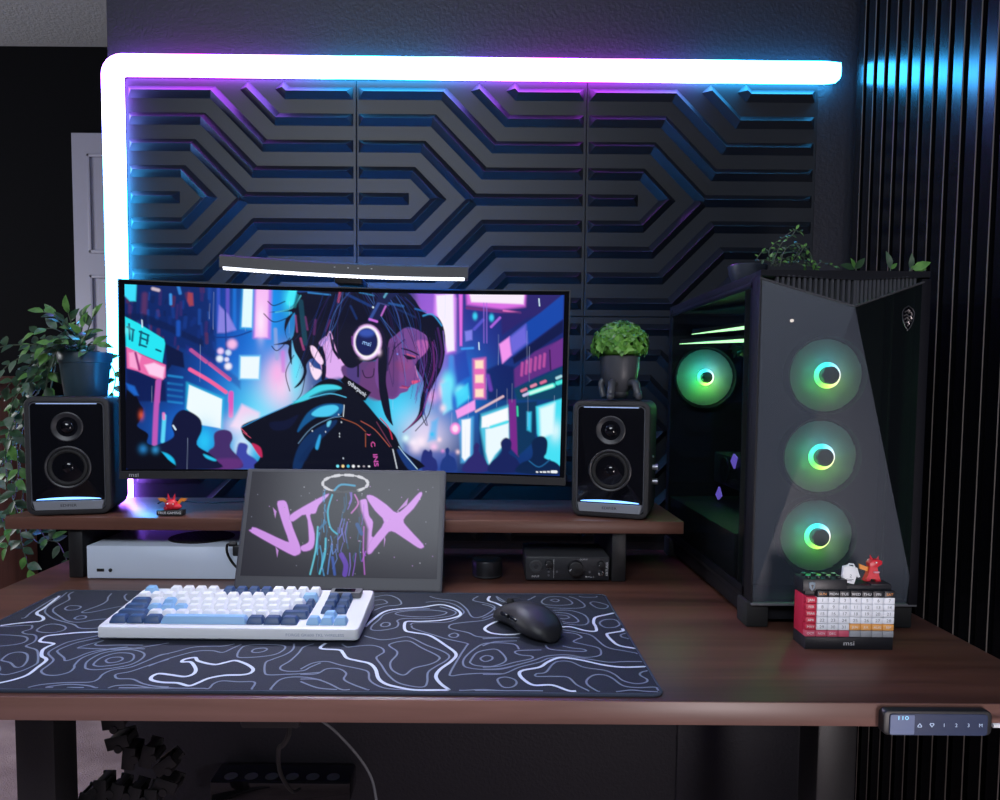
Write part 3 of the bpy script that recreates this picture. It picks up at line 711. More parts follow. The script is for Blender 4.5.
po(K7, '560,730 885,580 885,800 580,800', (10, 66, 100), 1.4); li(K7, '665,755 820,705', 4.6, (80, 245, 225), 1.1); li(K7, '670,755 815,707', 2.6, (205, 255, 240), .8); li(K7, '850,690 880,680', 4, (70, 235, 225), 1.1)
for x, y, c in ((690, 705, (230, 140, 170)), (755, 682, (220, 110, 150)), (625, 735, (220, 120, 150)), (638, 765, (200, 200, 240)), (860, 650, (170, 220, 230))): li(K7, '%d,%d %d,%d' % (x - 14, y + 6, x + 14, y - 6), 2.8, c, .8)
P.blob(446, 384, 7, 12, (110, 240, 255), 1, 3); P.blob(440, 390, 4, 9, (255, 205, 235), .9); P.blob(459, 391, 6, 6, (130, 240, 255), 1, 3); P.blob(430, 396, 6, 7, (245, 170, 235), .8)
po(K8, '215,20 270,0 280,160 230,190', (120, 225, 255), 2.2, .9); po(K8, '300,70 370,20 380,100 310,150', (70, 220, 255), 2.2, .9); P.blob(441, 408, 3.2, 4, (250, 225, 240), .9)
po(K8, '300,170 410,110 412,165 310,212', (245, 160, 240), 1.2); li(K8, '415,175 570,92', 2.2, (226, 190, 200), .8)
po(K8, '430,190 600,140 610,300 660,440 440,480', (16, 50, 110), 1.6, .9)
po(K8, '320,220 400,205 395,460 330,460', (90, 190, 250), 2.4, .8); po(K8, '335,222 385,215 380,420 350,450 335,430', (246, 250, 255), 1.1)
po(K8, '445,190 600,140 605,320 500,470 475,470 440,270', (90, 220, 250), 2.2, .8); po(K8, '450,205 598,155 600,225 500,262 448,265', (250, 252, 255), 1.); po(K8, '470,275 600,240 600,330 520,420 490,470 472,400', (236, 250, 255), 1.2); li(K8, '500,262 590,235', 3, (80, 225, 240), 1.2)
po(K8, '600,110 640,110 655,430 610,380', (120, 40, 140), 1.2); po(K8, '645,130 760,120 750,340 650,430', (10, 52, 92), 1.2); po(K8, '705,180 728,180 725,290 705,280', (60, 205, 245), 1.8); li(K8, '650,150 652,200', 1.6, (60, 220, 170), .8)
po(K8, '755,150 900,105 890,490 800,440 760,300', (70, 225, 245), 1.4); po(K8, '775,160 860,130 850,300 780,330', (226, 252, 255), 2.4); P.blob(555, 432, 6, 10, (230, 252, 255), .8)
P.ell(453.5, 428.5, 5.2, 5.8, (250, 140, 225), 1.4); P.ell(453.5, 428.5, 3, 3.6, (255, 225, 250), 1.2)
for x, y, r_, c in ((100, 340, 9, (255, 235, 250)), (60, 350, 8, (250, 240, 255)), (175, 370, 6, (250, 200, 240)), (205, 330, 4, (255, 220, 235)), (165, 300, 4, (60, 225, 255)), (225, 395, 3, (250, 160, 230)), (310, 400, 3.4, (245, 210, 220)), (15, 320, 5, (220, 252, 255))): P.blob(400 + x / 5.556, 380 + y / 5.556, r_ * .62, r_ * .62, c, .95)
po(K8, '0,350 160,390 300,400 300,510 0,510', (34, 70, 175), 3.4, .6); P.blob(413, 447, 6, 6, (250, 232, 250), .8); po(K8, '160,230 200,210 190,330 140,340', (40, 180, 245), 2.5, .7)
# crowd at the right
for s, c in (('110,400 125,385 145,395 155,385 165,400 168,425 190,450 190,505 115,505 100,450', (36, 46, 120)), ('240,385 255,375 264,390 262,415 295,440 298,505 215,505 218,450 242,420', (30, 56, 130)),
             ('402,370 418,350 435,365 432,400 470,450 480,510 340,510 360,450 400,410', (44, 40, 110)), ('555,350 585,322 615,345 612,390 600,410 650,450 660,515 490,515 500,460 560,410', (22, 34, 92)),
             ('730,350 765,318 800,320 818,350 812,410 800,440 870,470 885,530 650,520 665,470 720,445 735,410', (8, 34, 74))): ps(K8, s, c, 1.)
li(K8, '715,455 770,490 830,450', 1.2, (30, 96, 150), .6)
# rain
for i in range(34):
    x = rng.uniform(135, 556); y = rng.uniform(290, 440); h = rng.uniform(8, 40)
    P.line([(x, y), (x - .4, y + h)], .5, (190, 210, 250), .4, .28)
for x, y in ((173, 290), (730, 155), (320, 445)): li(K7 if x > 200 else K3, '%d,%d %d,%d' % (x, y - 25, x + 3, y + 20), 1.2, (210, 235, 255), .4, .9)
# --- the figure in profile: neck, face, hair, headphones, hood and jacket
ps(K5, '470,350 600,330 640,640 560,640 470,640 430,520', (246, 180, 245), 1.2)          # bright nape against the glow
ps(K5, '455,440 500,380 560,520 610,570 600,640 480,640', (214, 170, 240), 1.6, .7)
ps(K5, '600,560 900,560 880,800 640,700 590,640', (96, 62, 120), 1.); ps(K5, '760,560 880,560 880,760 800,800 700,720', (108, 62, 122), 1.6, .7); ps(K5, '620,570 700,560 690,700 620,640', (70, 60, 130), 1.4, .7)
ps(K9, '180,250 300,255 345,285 350,330 318,370 300,385 308,415 318,440 290,452 278,460 270,476 245,484 235,495 215,505 190,495 150,440 160,300', (118, 72, 146), .7)   # face
ps(K9, '200,380 260,370 300,395 300,430 230,440', (138, 74, 142), 3, .6); ps(K9, '235,355 280,350 290,385 250,400', (156, 78, 142), 2.5, .4); ps(K9, '170,300 230,330 235,480 190,480', (92, 54, 112), 2.4, .6); ps(K9, '300,300 345,295 345,330 318,365', (210, 110, 190), 1.6, .6)
ps(K9, '225,370 265,378 262,410 235,400', (140, 60, 100), 2, .25)
li(K9, '250,322 280,330 312,345', 1.5, (24, 16, 46), .5); li(K9, '255,345 275,352 298,358', 1.3, (18, 14, 40), .45); ps(K9, '262,347 300,356 285,362 268,360', (20, 16, 44), .6); li(K9, '268,342 300,352', 1., (230, 90, 110), .6, .8)
li(K9, '300,385 306,415 316,438', .8, (228, 140, 200), .5, .8); ps(K9, '288,438 318,438 305,446 290,450', (226, 84, 130), .7); li(K9, '250,456 272,462 280,458', 1., (150, 40, 84), .5); li(K9, '243,462 268,464', 1.3, (206, 90, 130), .6, .8)
P.blob(394, 354, 1., 1., (120, 140, 240), .9, 4)
# hair mass
H0 = (13, 15, 38)
ps(K5, '330,60 900,60 940,200 900,320 860,400 700,560 620,580 560,510 530,430 500,340 470,390 440,400 470,520 470,640 440,660 440,560 380,520 340,560 340,620 300,690 255,715 300,660 320,600 300,540 260,470 240,400 240,560 215,480 215,430 120,430 190,410 250,370 260,220 200,330 210,390 190,330 200,260 240,215 90,218 220,195 280,130', H0, .6)
ps(K9, '60,115 255,115 330,190 385,210 410,260 412,330 400,390 375,440 345,500 330,560 290,600 250,625 280,600 310,560 320,500 330,440 300,380 345,330 345,285 320,262 270,245 225,275 200,300 195,380 190,440 200,500 210,570 215,600 185,560 165,480 160,400 150,300 40,200', H0, .6)
for s, c, w in (('290,80 420,70', (30, 70, 140), 3), ('350,90 500,105', (60, 150, 235), 1.2), ('570,70 555,150', (226, 90, 130), 2.), ('610,100 780,180', (26, 60, 130), 2.5), ('700,90 800,110', (60, 150, 215), 1.), ('900,160 1000,180', (40, 96, 170), 2.2),
                ('330,250 345,330', (110, 50, 110), 2.2), ('300,390 320,460', (170, 70, 130), 2.2), ('265,240 275,345', (150, 70, 130), 1.6), ('400,270 390,360', (90, 40, 100), 2.4), ('500,270 470,340', (110, 40, 100), 1.6), ('130,218 240,190 300,110', (90, 215, 240), 1.), ('280,110 260,180', (26, 110, 120), 3),
                ('640,180 680,260', (24, 50, 110), 2.2), ('300,150 330,420', (22, 70, 92), 5)):
    li(K5, s, w, c, .8, .8)
ps(K5, '365,440 400,450 450,530 445,560 420,550 380,500', (250, 215, 248), .7); ps(K5, '360,545 390,580 440,600 430,640 400,660 370,610', (252, 226, 250), .9); ps(K5, '425,415 470,375 480,400 440,440', (205, 160, 240), .8)
for s in ('520,400 530,470 600,540', '500,360 520,460 560,520'): li(K5, s, 2, H0, .6)
for s, c, w in (('330,205 365,200 400,240', (60, 160, 225), 1.6), ('300,180 340,190', (40, 110, 190), 1.6), ('385,250 400,330 390,390', (70, 34, 100), 2.2), ('365,300 370,400 340,480', (110, 40, 120), 1.6), ('345,470 330,560', (60, 90, 190), 1.6), ('200,320 195,400', (36, 34, 80), 1.6), ('230,180 300,210', (24, 46, 96), 2), ('405,260 412,330', (150, 120, 220), .8), ('255,625 320,560 350,480', (150, 60, 140), 1.), ('330,540 345,600', (40, 40, 110), 1.2)):
    li(K9, s, w, c, .6, .8)
for s in ('215,330 235,310 260,290', '225,300 215,340 200,380', '370,470 350,560 300,620', '335,500 325,560 340,600'): li(K9, s, .9, (14, 14, 40), .4)
# single strands over the hair
for i in range(46):
    t = i / 45.; sx = 318 + 82 * t + rng.uniform(-3, 3); sy = 291 + rng.uniform(-1, 3) + 8 * abs(t - .4)
    if t < .42: mx_, my_, ex, ey = sx - rng.uniform(6, 18), sy + rng.uniform(18, 34), sx - rng.uniform(14, 34), sy + rng.uniform(44, 84)
    else: mx_, my_, ex, ey = sx + rng.uniform(6, 20), sy + rng.uniform(12, 26), sx + rng.uniform(16, 36), sy + rng.uniform(40, 92)
    P.line(spline([(sx, sy), (mx_, my_), (ex, ey)], 6), rng.uniform(.4, .9), rng.choice([(24, 40, 96), (34, 62, 140), (56, 30, 92), (20, 30, 76), (70, 110, 190)]), .4, .55)
for i in range(16):
    x = rng.uniform(408, 436); P.line(spline([(x, 330 + rng.uniform(0, 20)), (x + 3, 360), (x - rng.uniform(0, 9), 385 + rng.uniform(0, 25))], 6), rng.uniform(.4, .8), rng.choice([(60, 30, 96), (110, 60, 160), (24, 30, 80)]), .4, .6)
for s in ('282,318 268,322 258,314', '284,338 272,350 266,346', '288,355 280,372 284,390', '300,372 296,392 288,402', '279,302 268,306 262,302'):
    P.line(spline([tuple(float(v) for v in t.split(',')) for t in s.split()], 6), 1., (16, 18, 44), .5, .9)
# headphones
li(K5, '790,280 830,190 890,110 960,60', 11, (24, 30, 72), .7); li(K5, '770,270 830,165', 3, (52, 78, 150), .7); li(K5, '850,240 880,180', 1.6, (210, 120, 230), .6, .8); li(K5, '770,265 820,280', 2.2, (200, 110, 225), .6); P.blob(369, 308, 1., 1., (230, 245, 255), 1, 4)
li(K5, '870,120 900,75', 2, (110, 190, 225), .6, .7); li(K5, '840,160 900,175', 1.2, (60, 70, 130), .5)
P.ell(364.2, 341.5, 17.6, 20, (24, 18, 52), .7); P.ell(363, 342, 14.8, 17.2, (240, 190, 255), 1.4); P.ell(363, 342, 13.4, 15.6, (255, 250, 255), .9); P.ell(362.3, 342, 11.6, 13.8, (22, 30, 88), .9); P.ell(362.5, 333, 8, 4, (60, 90, 190), 2.5, .8)
li(K5, '650,380 652,430', 1.6, (120, 60, 150), .7); P.blob(375, 352, 2.2, 3, (255, 225, 255), .9); P.blob(361, 358, 4, 1.6, (255, 240, 255), .9); li(K5, '665,350 690,320', 1.2, (40, 30, 80), .5)
def letters(word, x, y, size, rot, col, sq=1., w=.6):
    a = R(rot)
    vv, ff = text_geo(word, 1.)
    for f in ff: P.poly([(x + size * (vv[i][0] * sq * math.cos(a) + vv[i][1] * math.sin(a)), y + size * (vv[i][0] * sq * math.sin(a) - vv[i][1] * math.cos(a))) for i in f], col, w)
letters('msi', 362.5, 343.3, 6, 16, (150, 190, 250), 1.15, .35)
li(K5, '690,530 690,640', 1.8, (18, 14, 38), .6); li(K5, '720,600 740,645 790,640 800,590', .9, (24, 16, 44), .5)
# collar with lettering
po(K5, '595,632 780,745 740,800 690,800 570,665', (9, 10, 22), .6); letters('cyberpunk', 352.5, 388, 5.4, 38, (220, 226, 240), 1., .35)
# hood and jacket
J = (10, 13, 30)
ps(K6, '30,295 60,270 150,235 300,170 380,110 440,60 500,42 560,60 640,120 700,180 760,250 800,290 850,340 890,420 970,525 160,525 130,450 90,390 45,345', J, .7)
ps(K6, '85,380 130,400 140,450 120,440', (190, 40, 90), .9)
for s, c, o in (('300,170 380,112 440,78 520,75 560,95 470,110 380,150 310,170', (70, 220, 240), .95), ('385,140 460,105 540,100 480,130', (20, 80, 110), .8), ('330,300 380,220 450,180 520,172 575,185 540,240 440,240 370,280 330,320', (20, 90, 150), .9),
                ('400,225 450,190 520,180 545,200 500,235 430,240', (80, 210, 250), .9), ('300,510 330,400 400,320 520,260 530,280 460,350 380,440 340,520', (16, 52, 104), .8), ('420,400 440,340 450,345 435,410', (50, 170, 235), .9), ('485,270 505,262 495,290 483,292', (110, 215, 250), .9),
                ('860,420 900,430 965,515 920,520', (24, 60, 130), .8), ('330,470 380,400 410,380 370,470', (12, 40, 86), .7), ('180,270 260,260 330,230 280,300 200,310', (14, 22, 56), .8)): ps(K6, s, c, 1., o)
for s, c, w in (('30,295 150,236 300,170', (50, 150, 220), .8), ('300,160 400,140 500,120 585,140', (90, 200, 245), .9), ('575,180 570,240', (230, 240, 250), .7), ('330,380 400,300 500,250 560,240', (120, 160, 200), .6), ('560,250 640,280 690,320', (170, 90, 60), .7), ('665,265 740,310 820,400', (190, 96, 80), .7),
                ('750,270 830,400', (120, 60, 90), .8), ('870,400 900,440 970,520', (190, 225, 250), .8), ('835,360 815,300 770,250', (200, 50, 80), 1.2), ('30,300 60,330', (226, 90, 120), .8), ('690,330 690,400', (170, 90, 60), .7), ('40,320 80,350', (220, 90, 120), .6)): li(K6, s, w, c, .45, .9)
for x, y in ((545, 230), (560, 270), (550, 330), (550, 345), (570, 460), (404, 315), (475, 320)): P.blob(230 + x / 5.263, 370 + y / 5.263, .6, .9, (215, 225, 240), .9, 4)
letters('INS', 371.4, 459.5, 6.2, 84, (232, 100, 200), 1.4, .4); letters('C', 368.5, 443.5, 6., 80, (226, 90, 170), 1.3, .4); letters(')', 364.5, 434, 4.5, 100, (226, 90, 150), 1.3, .4); li(K6, '838,415 860,515', 1.1, (226, 232, 245), .4, .75)
# task bar
for i, c in enumerate(((120, 226, 246), (246, 214, 150), (70, 190, 226), (240, 240, 246), (236, 236, 240), (170, 160, 170), (240, 240, 245))):
    P.ell(332.6 + i * 5.35, 465.2 + i * .08, 1.5 if i < 4 else 1.2, 1.5 if i < 4 else .9, c, .4)
for x, w in ((536.5, .8), (540.5, .9), (544, 2.2), (548, 1.6), (553.5, 4.2)): P.line([(x - w / 2, 473.2), (x + w / 2, 473.3)], 1.5 if x < 552 else 2.8, (236, 240, 246), .35)
def scr(u, v):
    x = SX0 + (SX1 - SX0) * u
    return x, sag(x) + .0016 + 0 * v, SZ1 + (SZ0 - SZ1) * v
grid_screen('screen', scr, NU, NV, 'screen_picture', mon, P.C)
b = MB(); b.text('msi', .0105, T(-.374, sag(-.374) - .0042, -.1690) @ FRONT, 0, 1.25); b.build('maker_mark', mat('mark_grey', (.5, .5, .54), .4), mon)
b = MB()
for z in (MH - .022, -MH + .030): curved(b, -MW + .030, MW - .030, z - .004, z + .004, .0300, .0345)
for x in (-MW + .026, MW - .026): curved(b, x - .004, x + .004, -MH + .030, MH - .022, .0300, .0345, n=1)
b.build('bias_light', mat('bias_glow', (.1, .3, .5), .5, emit=(.005, .27, .75), es=44.), mon)
b = MB()
b.box((0, .105, -.08), (.07, .05, .25), .008); b.box((0, .078, .02), (.10, .03, .10), .004)
b.build('stand_pole', 'black_plastic', mon)
b = MB(); b.box((0, .072, -.2262), (.27, .13, .010), .004); b.build('stand_foot', 'black_plastic', mon)

# ================================================================ light bar on the monitor
ml = thing('monitor_lamp', 'slim curved grey lamp bar glowing white, clipped on top of the big monitor', 'lamp', (-.2390, 1.268, 1.2985), rot=(0, R(2.1), R(.6)))
LW = .2165; LS = .030
def lring(x, prof):
    s = LS * (1 - (x / LW) ** 2); return [(x, s + y, z) for y, z in prof]
prof = [(0, -.010), (.0035, -.0125), (.016, -.0125), (.022, -.006), (.022, .009), (.018, .0125), (.004, .0125), (0, .009)]
b = MB(); n = 36
b.loops([lring(-LW + 2 * LW * i / n, prof) for i in range(n + 1)]); b.build('housing', 'dark_grey', ml, smooth=30)
b = MB(); b.loops([lring(-LW + .006 + (2 * LW - .012) * i / n, [(-.0012, -.0098), (.0028, -.0142), (.0048, -.0128), (.0004, -.0086)]) for i in range(n + 1)])
for i in range(56):
    x = -LW + .012 + (2 * LW - .024) * i / 55; s = LS * (1 - (x / LW) ** 2); b.sphere((x, s + .0006, -.0124), .0021, 1, None, 6)
b.build('led_strip', [mat('strip_white', (.8, .8, .85), .5, emit=(.88, .92, 1.), es=1.6), mat('strip_dot', (.8, .8, .85), .5, emit=(.95, .97, 1.), es=4.)], ml)
b = MB(); b.loops([lring(-LW + .02 + (2 * LW - .04) * i / n, [(.0215, -.004), (.024, -.003), (.024, .006), (.0215, .008)]) for i in range(n + 1)])
b.build('back_light', mat('back_light_blue', (.1, .3, .6), .5, emit=(.012, .20, 1.), es=150.), ml)
b = MB(); b.box((0, LS + .046, -.0165), (.050, .062, .012), .003); b.box((0, LS + .092, -.040), (.046, .018, .06), .003); b.build('clip', 'black_plastic', ml)
for i, x in enumerate((-.022, .002, .02, .044)):
    b = MB(); b.ribbon([(x - .0014, .003), (x + .0014, .003)], .0022, .0004, 0, T(0, LS * (1 - (x / LW) ** 2), 0) @ FRONT); b.build('touch_mark', 'grey_print', ml)

# ================================================================ small portable display leaning on the shelf
tilt = 20.5
pd = thing('portable_display', 'slim grey portable display with pink painted lettering, leaning on the shelf edge', 'display', (-.2360, 1.181, .7512), rot=(R(-tilt), 0, R(-2.2)))
PDW, PDH = .3500, .207
b = MB(); b.prism(rrect(PDW, PDH, .004, 4, 0, PDH / 2), -.008, 0, 0, FRONT, .0006); b.build('body', mat('display_shell', s2l((62, 62, 74)), .5), pd)
b = MB(); b.prism(rrect(PDW - .006, PDH - .005, .003, 4, 0, PDH / 2), 0, .0006, 0, FRONT); b.build('bezel', mat('display_bezel', (.034, .034, .046), .45), pd)
pu, pv = 420, 240
U, V = np.meshgrid(np.linspace(0, 1, pu), np.linspace(0, 1, pv))
# picture coordinates follow the photograph's crop of this display
tl, tr, br, bl = (106, 54), (938, 68), (926, 520), (44, 506)
PX = (tl[0] + (tr[0] - tl[0]) * U) * (1 - V) + (bl[0] + (br[0] - bl[0]) * U) * V
PY = (tl[1] + (tr[1] - tl[1]) * U) * (1 - V) + (bl[1] + (br[1] - bl[1]) * U) * V
P = Paint(PX, PY, (50, 50, 60))
PK = (226, 160, 252); PKE = (150, 96, 190)
K0 = (0, 0, 1.)
def stroke(s):
    q = spline(at(K0, s), 3, True); P.poly(q, PKE, 7., .7); P.poly(q, PK, 3.)
stroke('215,200 232,185 255,192 268,240 282,300 318,395 300,420 262,412 100,325 98,310 118,304 250,362 262,352 240,290')
stroke('270,262 290,236 430,160 440,166 400,205 385,240 360,250 380,330 372,390 330,404 318,385 350,368 355,340 342,246 285,276')
stroke('566,200 600,180 614,190 622,250 640,280 634,340 655,350 640,405 612,410 590,330 580,260')
stroke('612,170 640,165 700,205 745,240 790,210 845,152 855,164 820,220 775,270 800,310 862,375 860,390 840,388 780,350 722,318 690,345 640,402 612,405 640,350 690,280 650,230')
for s in ('205,385 212,430', '690,330 690,385', '195,215 205,262', '745,235 790,205'): po(K0, '%s' % ' '.join((s.split()[0], s.split()[1], '%d,%d' % (float(s.split()[1].split(',')[0]) + 6, float(s.split()[1].split(',')[1]) - 30))), PK, 2., .8)
# pale ring and loose blue-violet brush drips where the figure stands
for k in range(40):
    a0 = 2 * math.pi * k / 40; a1 = 2 * math.pi * (k + 1.3) / 40
    P.line([(518 + 100 * math.cos(a0), 110 + 38 * math.sin(a0)), (518 + 100 * math.cos(a1), 110 + 38 * math.sin(a1))], 8 + 5 * math.sin(k * 1.7), (222, 222, 230), 2.)
po(K0, '450,150 520,100 575,140 590,230 620,310 615,420 600,505 390,505 375,430 390,320 430,250', (32, 36, 48), 8., .95)
rg = random.Random(11)
for k in range(70):
    x = rg.uniform(385, 608); y = rg.uniform(130, 440); t = (x - 385) / 225.; L_ = rg.uniform(30, 110)
    c = (60 + 120 * t, 190 - 110 * t, 235) if rg.random() < .6 else (24, 90, 130)
    if t > .45 and rg.random() < .5: continue
    P.line([(x, y), (x + rg.uniform(-12, 8), y + L_ * .5), (x + rg.uniform(-18, 10), min(y + L_, 505))], rg.uniform(2, 6), c, 2.2, .75)
for s, w, c in (('470,140 500,115 560,120', 8, (70, 180, 226)), ('460,160 440,230 450,300 480,330', 7, (70, 205, 240)), ('395,300 385,400 360,500', 7, (110, 226, 250)), ('430,350 425,420 402,498', 8, (90, 215, 245)), ('560,160 575,200 545,240', 6, (226, 130, 226)), ('600,300 598,400 604,500', 5, (206, 110, 226)), ('500,420 520,460 515,500', 22, (110, 70, 200)), ('460,430 470,500', 12, (60, 96, 190)), ('570,290 590,330', 16, (34, 90, 160)), ('430,280 400,310', 10, (40, 120, 170))):
    li(K0, s, w, c, 3., .85)
for k in range(60):
    P.blob(rg.uniform(90, 920), rg.uniform(120, 500), 2.2, 2.2, rg.choice([(220, 220, 235), (200, 150, 230), (150, 150, 170)]), .8)
P.C *= .78
pscr = lambda u, v: (-.1660 + .332 * u, -.0009 + 0 * u, .2015 - .1800 * v)
grid_screen('screen', pscr, pu, pv, 'screen_picture', pd, P.C)
# right-angle plugs at its left edge
pg = thing('display_cable', 'black cable with right angle plug in the left edge of the portable display', 'cable', (-.404, 1.222, .80))
b = MB(); b.box((-.010, .0, .008), (.016, .011, .018), .002); b.cyl((-.0185, 0, .019), .0045, .012, 'X', 12); b.build('plug', 'black_plastic', pg)
b = MB(); b.box((-.003, 0, .008), (.008, .0055, .009), .001); b.build('metal_tip', 'chrome', pg)
b = MB(); b.box((-.0045, .0, -.013), (.009, .010, .016), .002); b.build('lower_plug', 'black_plastic', pg)
b = MB(); b.tube(spline([(-.023, 0, .019), (-.030, .004, .016), (-.032, .01, .0), (-.026, .02, -.02), (-.01, .014, -.03), (.01, .015, -.035)], 6), .0022, 8); b.build('lead', 'rubber', pg)
# ================================================================ keyboard
kb = thing('keyboard', 'white mechanical keyboard with navy, sky blue and white keycaps', 'keyboard', (-.5045, .9320, .7545), rz=-.5)
KW, KD = .3465, .138
b = MB()
def kbsec(w0, w1, d0, d1, z0, z1):   # plan rounded rectangle whose back sits higher
    pts = rrect(w1 - w0, d1 - d0, .006, 4, (w0 + w1) / 2, (d0 + d1) / 2)
    return [(x, y, z0 + (z1 - z0) * y / KD) for x, y in pts]
b.loops([kbsec(.003, KW - .003, .003, KD - .003, .0015, .004), kbsec(0, KW, 0, KD, .004, .008), kbsec(0, KW, 0, KD, .0155, .0285), kbsec(.001, KW - .001, .001, KD - .001, .0175, .0305), kbsec(.0045, KW - .0045, .0045, KD - .0045, .0182, .0312)])
for x in (.03, KW - .03): b.box((x, .02, .001), (.03, .01, .003), .001); b.box((x, KD - .02, .002), (.03, .01, .005), .001)
b.build('case', 'white_plastic', kb)
SL = (.0312 - .0182) / KD
U1 = .01835
def key(x, row, wu, m, du=1.):
    """x, wu in key units from the left edge of the key field; row 0 is nearest"""
    w, d = wu * U1 - .0009, du * U1 - .0009
    y0 = .0108 + row * U1 + (.004 if row == 5 else 0); x0 = .0105 + x * U1
    zb = .0182 + (y0 + d / 2) * SL
    h = (.0086, .0084, .0086, .0094, .0106, .0108)[row]
    lean = (.012, .05, .02, -.05, -.10, -.10)[row]
    b = MB(); rings = []
    for t, ins, dz in ((0, 0, .0004), (.35, .0005, 0), (.9, .0026, 0), (1., .0036, 0)):
        q = rrect(w - 2 * ins * .9, d - 2 * ins, .0014, 3, 0, .0007 * t)
        rings.append([(a, c, h * t + (c * -lean if t > .5 else c * SL * 0) + (.0004 if t == 1. else 0)) for a, c in q])
    b.loops(rings)
    n = len(rings[-1])
    o = b.build('keycap', m, kb, smooth=28); o.location = (x0 + w / 2 + .00045, y0 + d / 2 + .00045, zb - .0006); return o
NV_, SK, WH = 'navy_key', 'sky_key', 'white_key'
for x, w, m in ((0, 1.25, NV_), (1.25, 1.25, NV_), (2.5, 1.25, NV_), (3.75, 6.25, SK), (10, 1.25, NV_), (11.25, 1.25, NV_), (12.5, 1.25, NV_), (14.35, 1, SK), (15.35, 1, SK), (16.35, 1, SK)): key(x, 0, w, m)
key(0, 1, 2.25, NV_)
for i in range(10): key(2.25 + i, 1, 1, WH)
key(12.25, 1, 2.0, NV_); key(15.35, 1, 1, SK)
key(0, 2, 1.75, NV_)
for i in range(11): key(1.75 + i, 2, 1, SK if i < 3 else WH)
key(12.75, 2, 1.5, NV_)
key(0, 3, 1.5, NV_)
for i in range(12): key(1.5 + i, 3, 1, SK if i == 1 else WH)
key(13.5, 3, .75, NV_)
for i in range(13): key(i, 4, 1, WH)
key(13, 4, 1.25, SK)
key(0, 5, 1, SK)
for g, x0, m in ((0, 2, WH), (1, 6.3, NV_), (2, 10.25, WH)):
    for i in range(4): key(x0 + i, 5, .98, m)
for r in (2, 3, 4):
    for x in (14.95, 15.95): key(x, r, 1, NV_)
b = MB(); b.prism(rrect(.0455, .0200, .002, 3), 0, .0085, 0, T(.3085, .1150, .0285) @ RX(4), .0006); od = b.build('display_block', 'mid_grey', kb)
b = MB(); b.prism(rrect(.030, .011, .0008, 2), 0, .0007, 0, T(.3070, .1140, .0370) @ RX(4)); b.build('display_glass', 'gloss_black', od)
b = MB(); b.text('FORGE GK600 TKL WIRELESS', .0052, T(.289, -.0002, .0098) @ FRONT, 0, 1.15); b.build('front_lettering', mat('faint_print', (.36, .41, .52), .6), kb)

# ================================================================ mouse
ms = thing('mouse', 'matt black computer mouse lying on the desk mat', 'mouse', (.0665, .990, .7541), rot=(0, 0, R(31)))
ms.scale = (1.05, 1.05, 1.05)
def mouse_rings():
    rings = []; n = 26
    for i in range(n + 1):
        t = i / n; y = .062 - .124 * t                      # nose at +y
        w = .0285 * (1 - abs(2 * t - 1) ** 3.4) ** .5 * (1 - .16 * math.exp(-((t - .42) / .16) ** 2)) + .0009 + .0035 * max(0, t - .5)
        h = .0385 * max(.02, (math.sin(math.pi * min(1, (t * .86 + .07))) ** .72)) * (.80 + .26 * t)
        if i in (0, n): h = .004; w = .006
        ring = []
        for k in range(20):
            a = math.pi * 2 * k / 20; ca, sa = math.cos(a), math.sin(a)
            x = w * math.copysign(abs(ca) ** .75, ca); z = (h * .34) + (h * .66) * math.copysign(abs(sa) ** .8, sa) if sa > 0 else (h * .34) * (1 - abs(sa) ** .7) + .0012
            if sa <= 0: x *= .93
            ring.append((x, y, z))
        rings.append(ring)
    return rings
b = MB(); b.loops(mouse_rings()); b.build('shell', mat('mouse_black', (.012, .012, .015), .5), ms, smooth=60)
b = MB(); b.cyl((0, .038, .0262), .0062, .006, 'X', 20, bev=.001); b.build('scroll_wheel', 'rubber', ms)
b = MB(); b.tube([(0, .060, .017), (0, .040, .0301), (0, .012, .0392)], .0006, 6); b.build('button_seam', 'rubber', ms)
for y in (.012, -.010):
    b = MB(); b.box((-.0262, y, .0205), (.004, .019, .0052), .0016); b.build('side_button', 'gloss_black', ms)

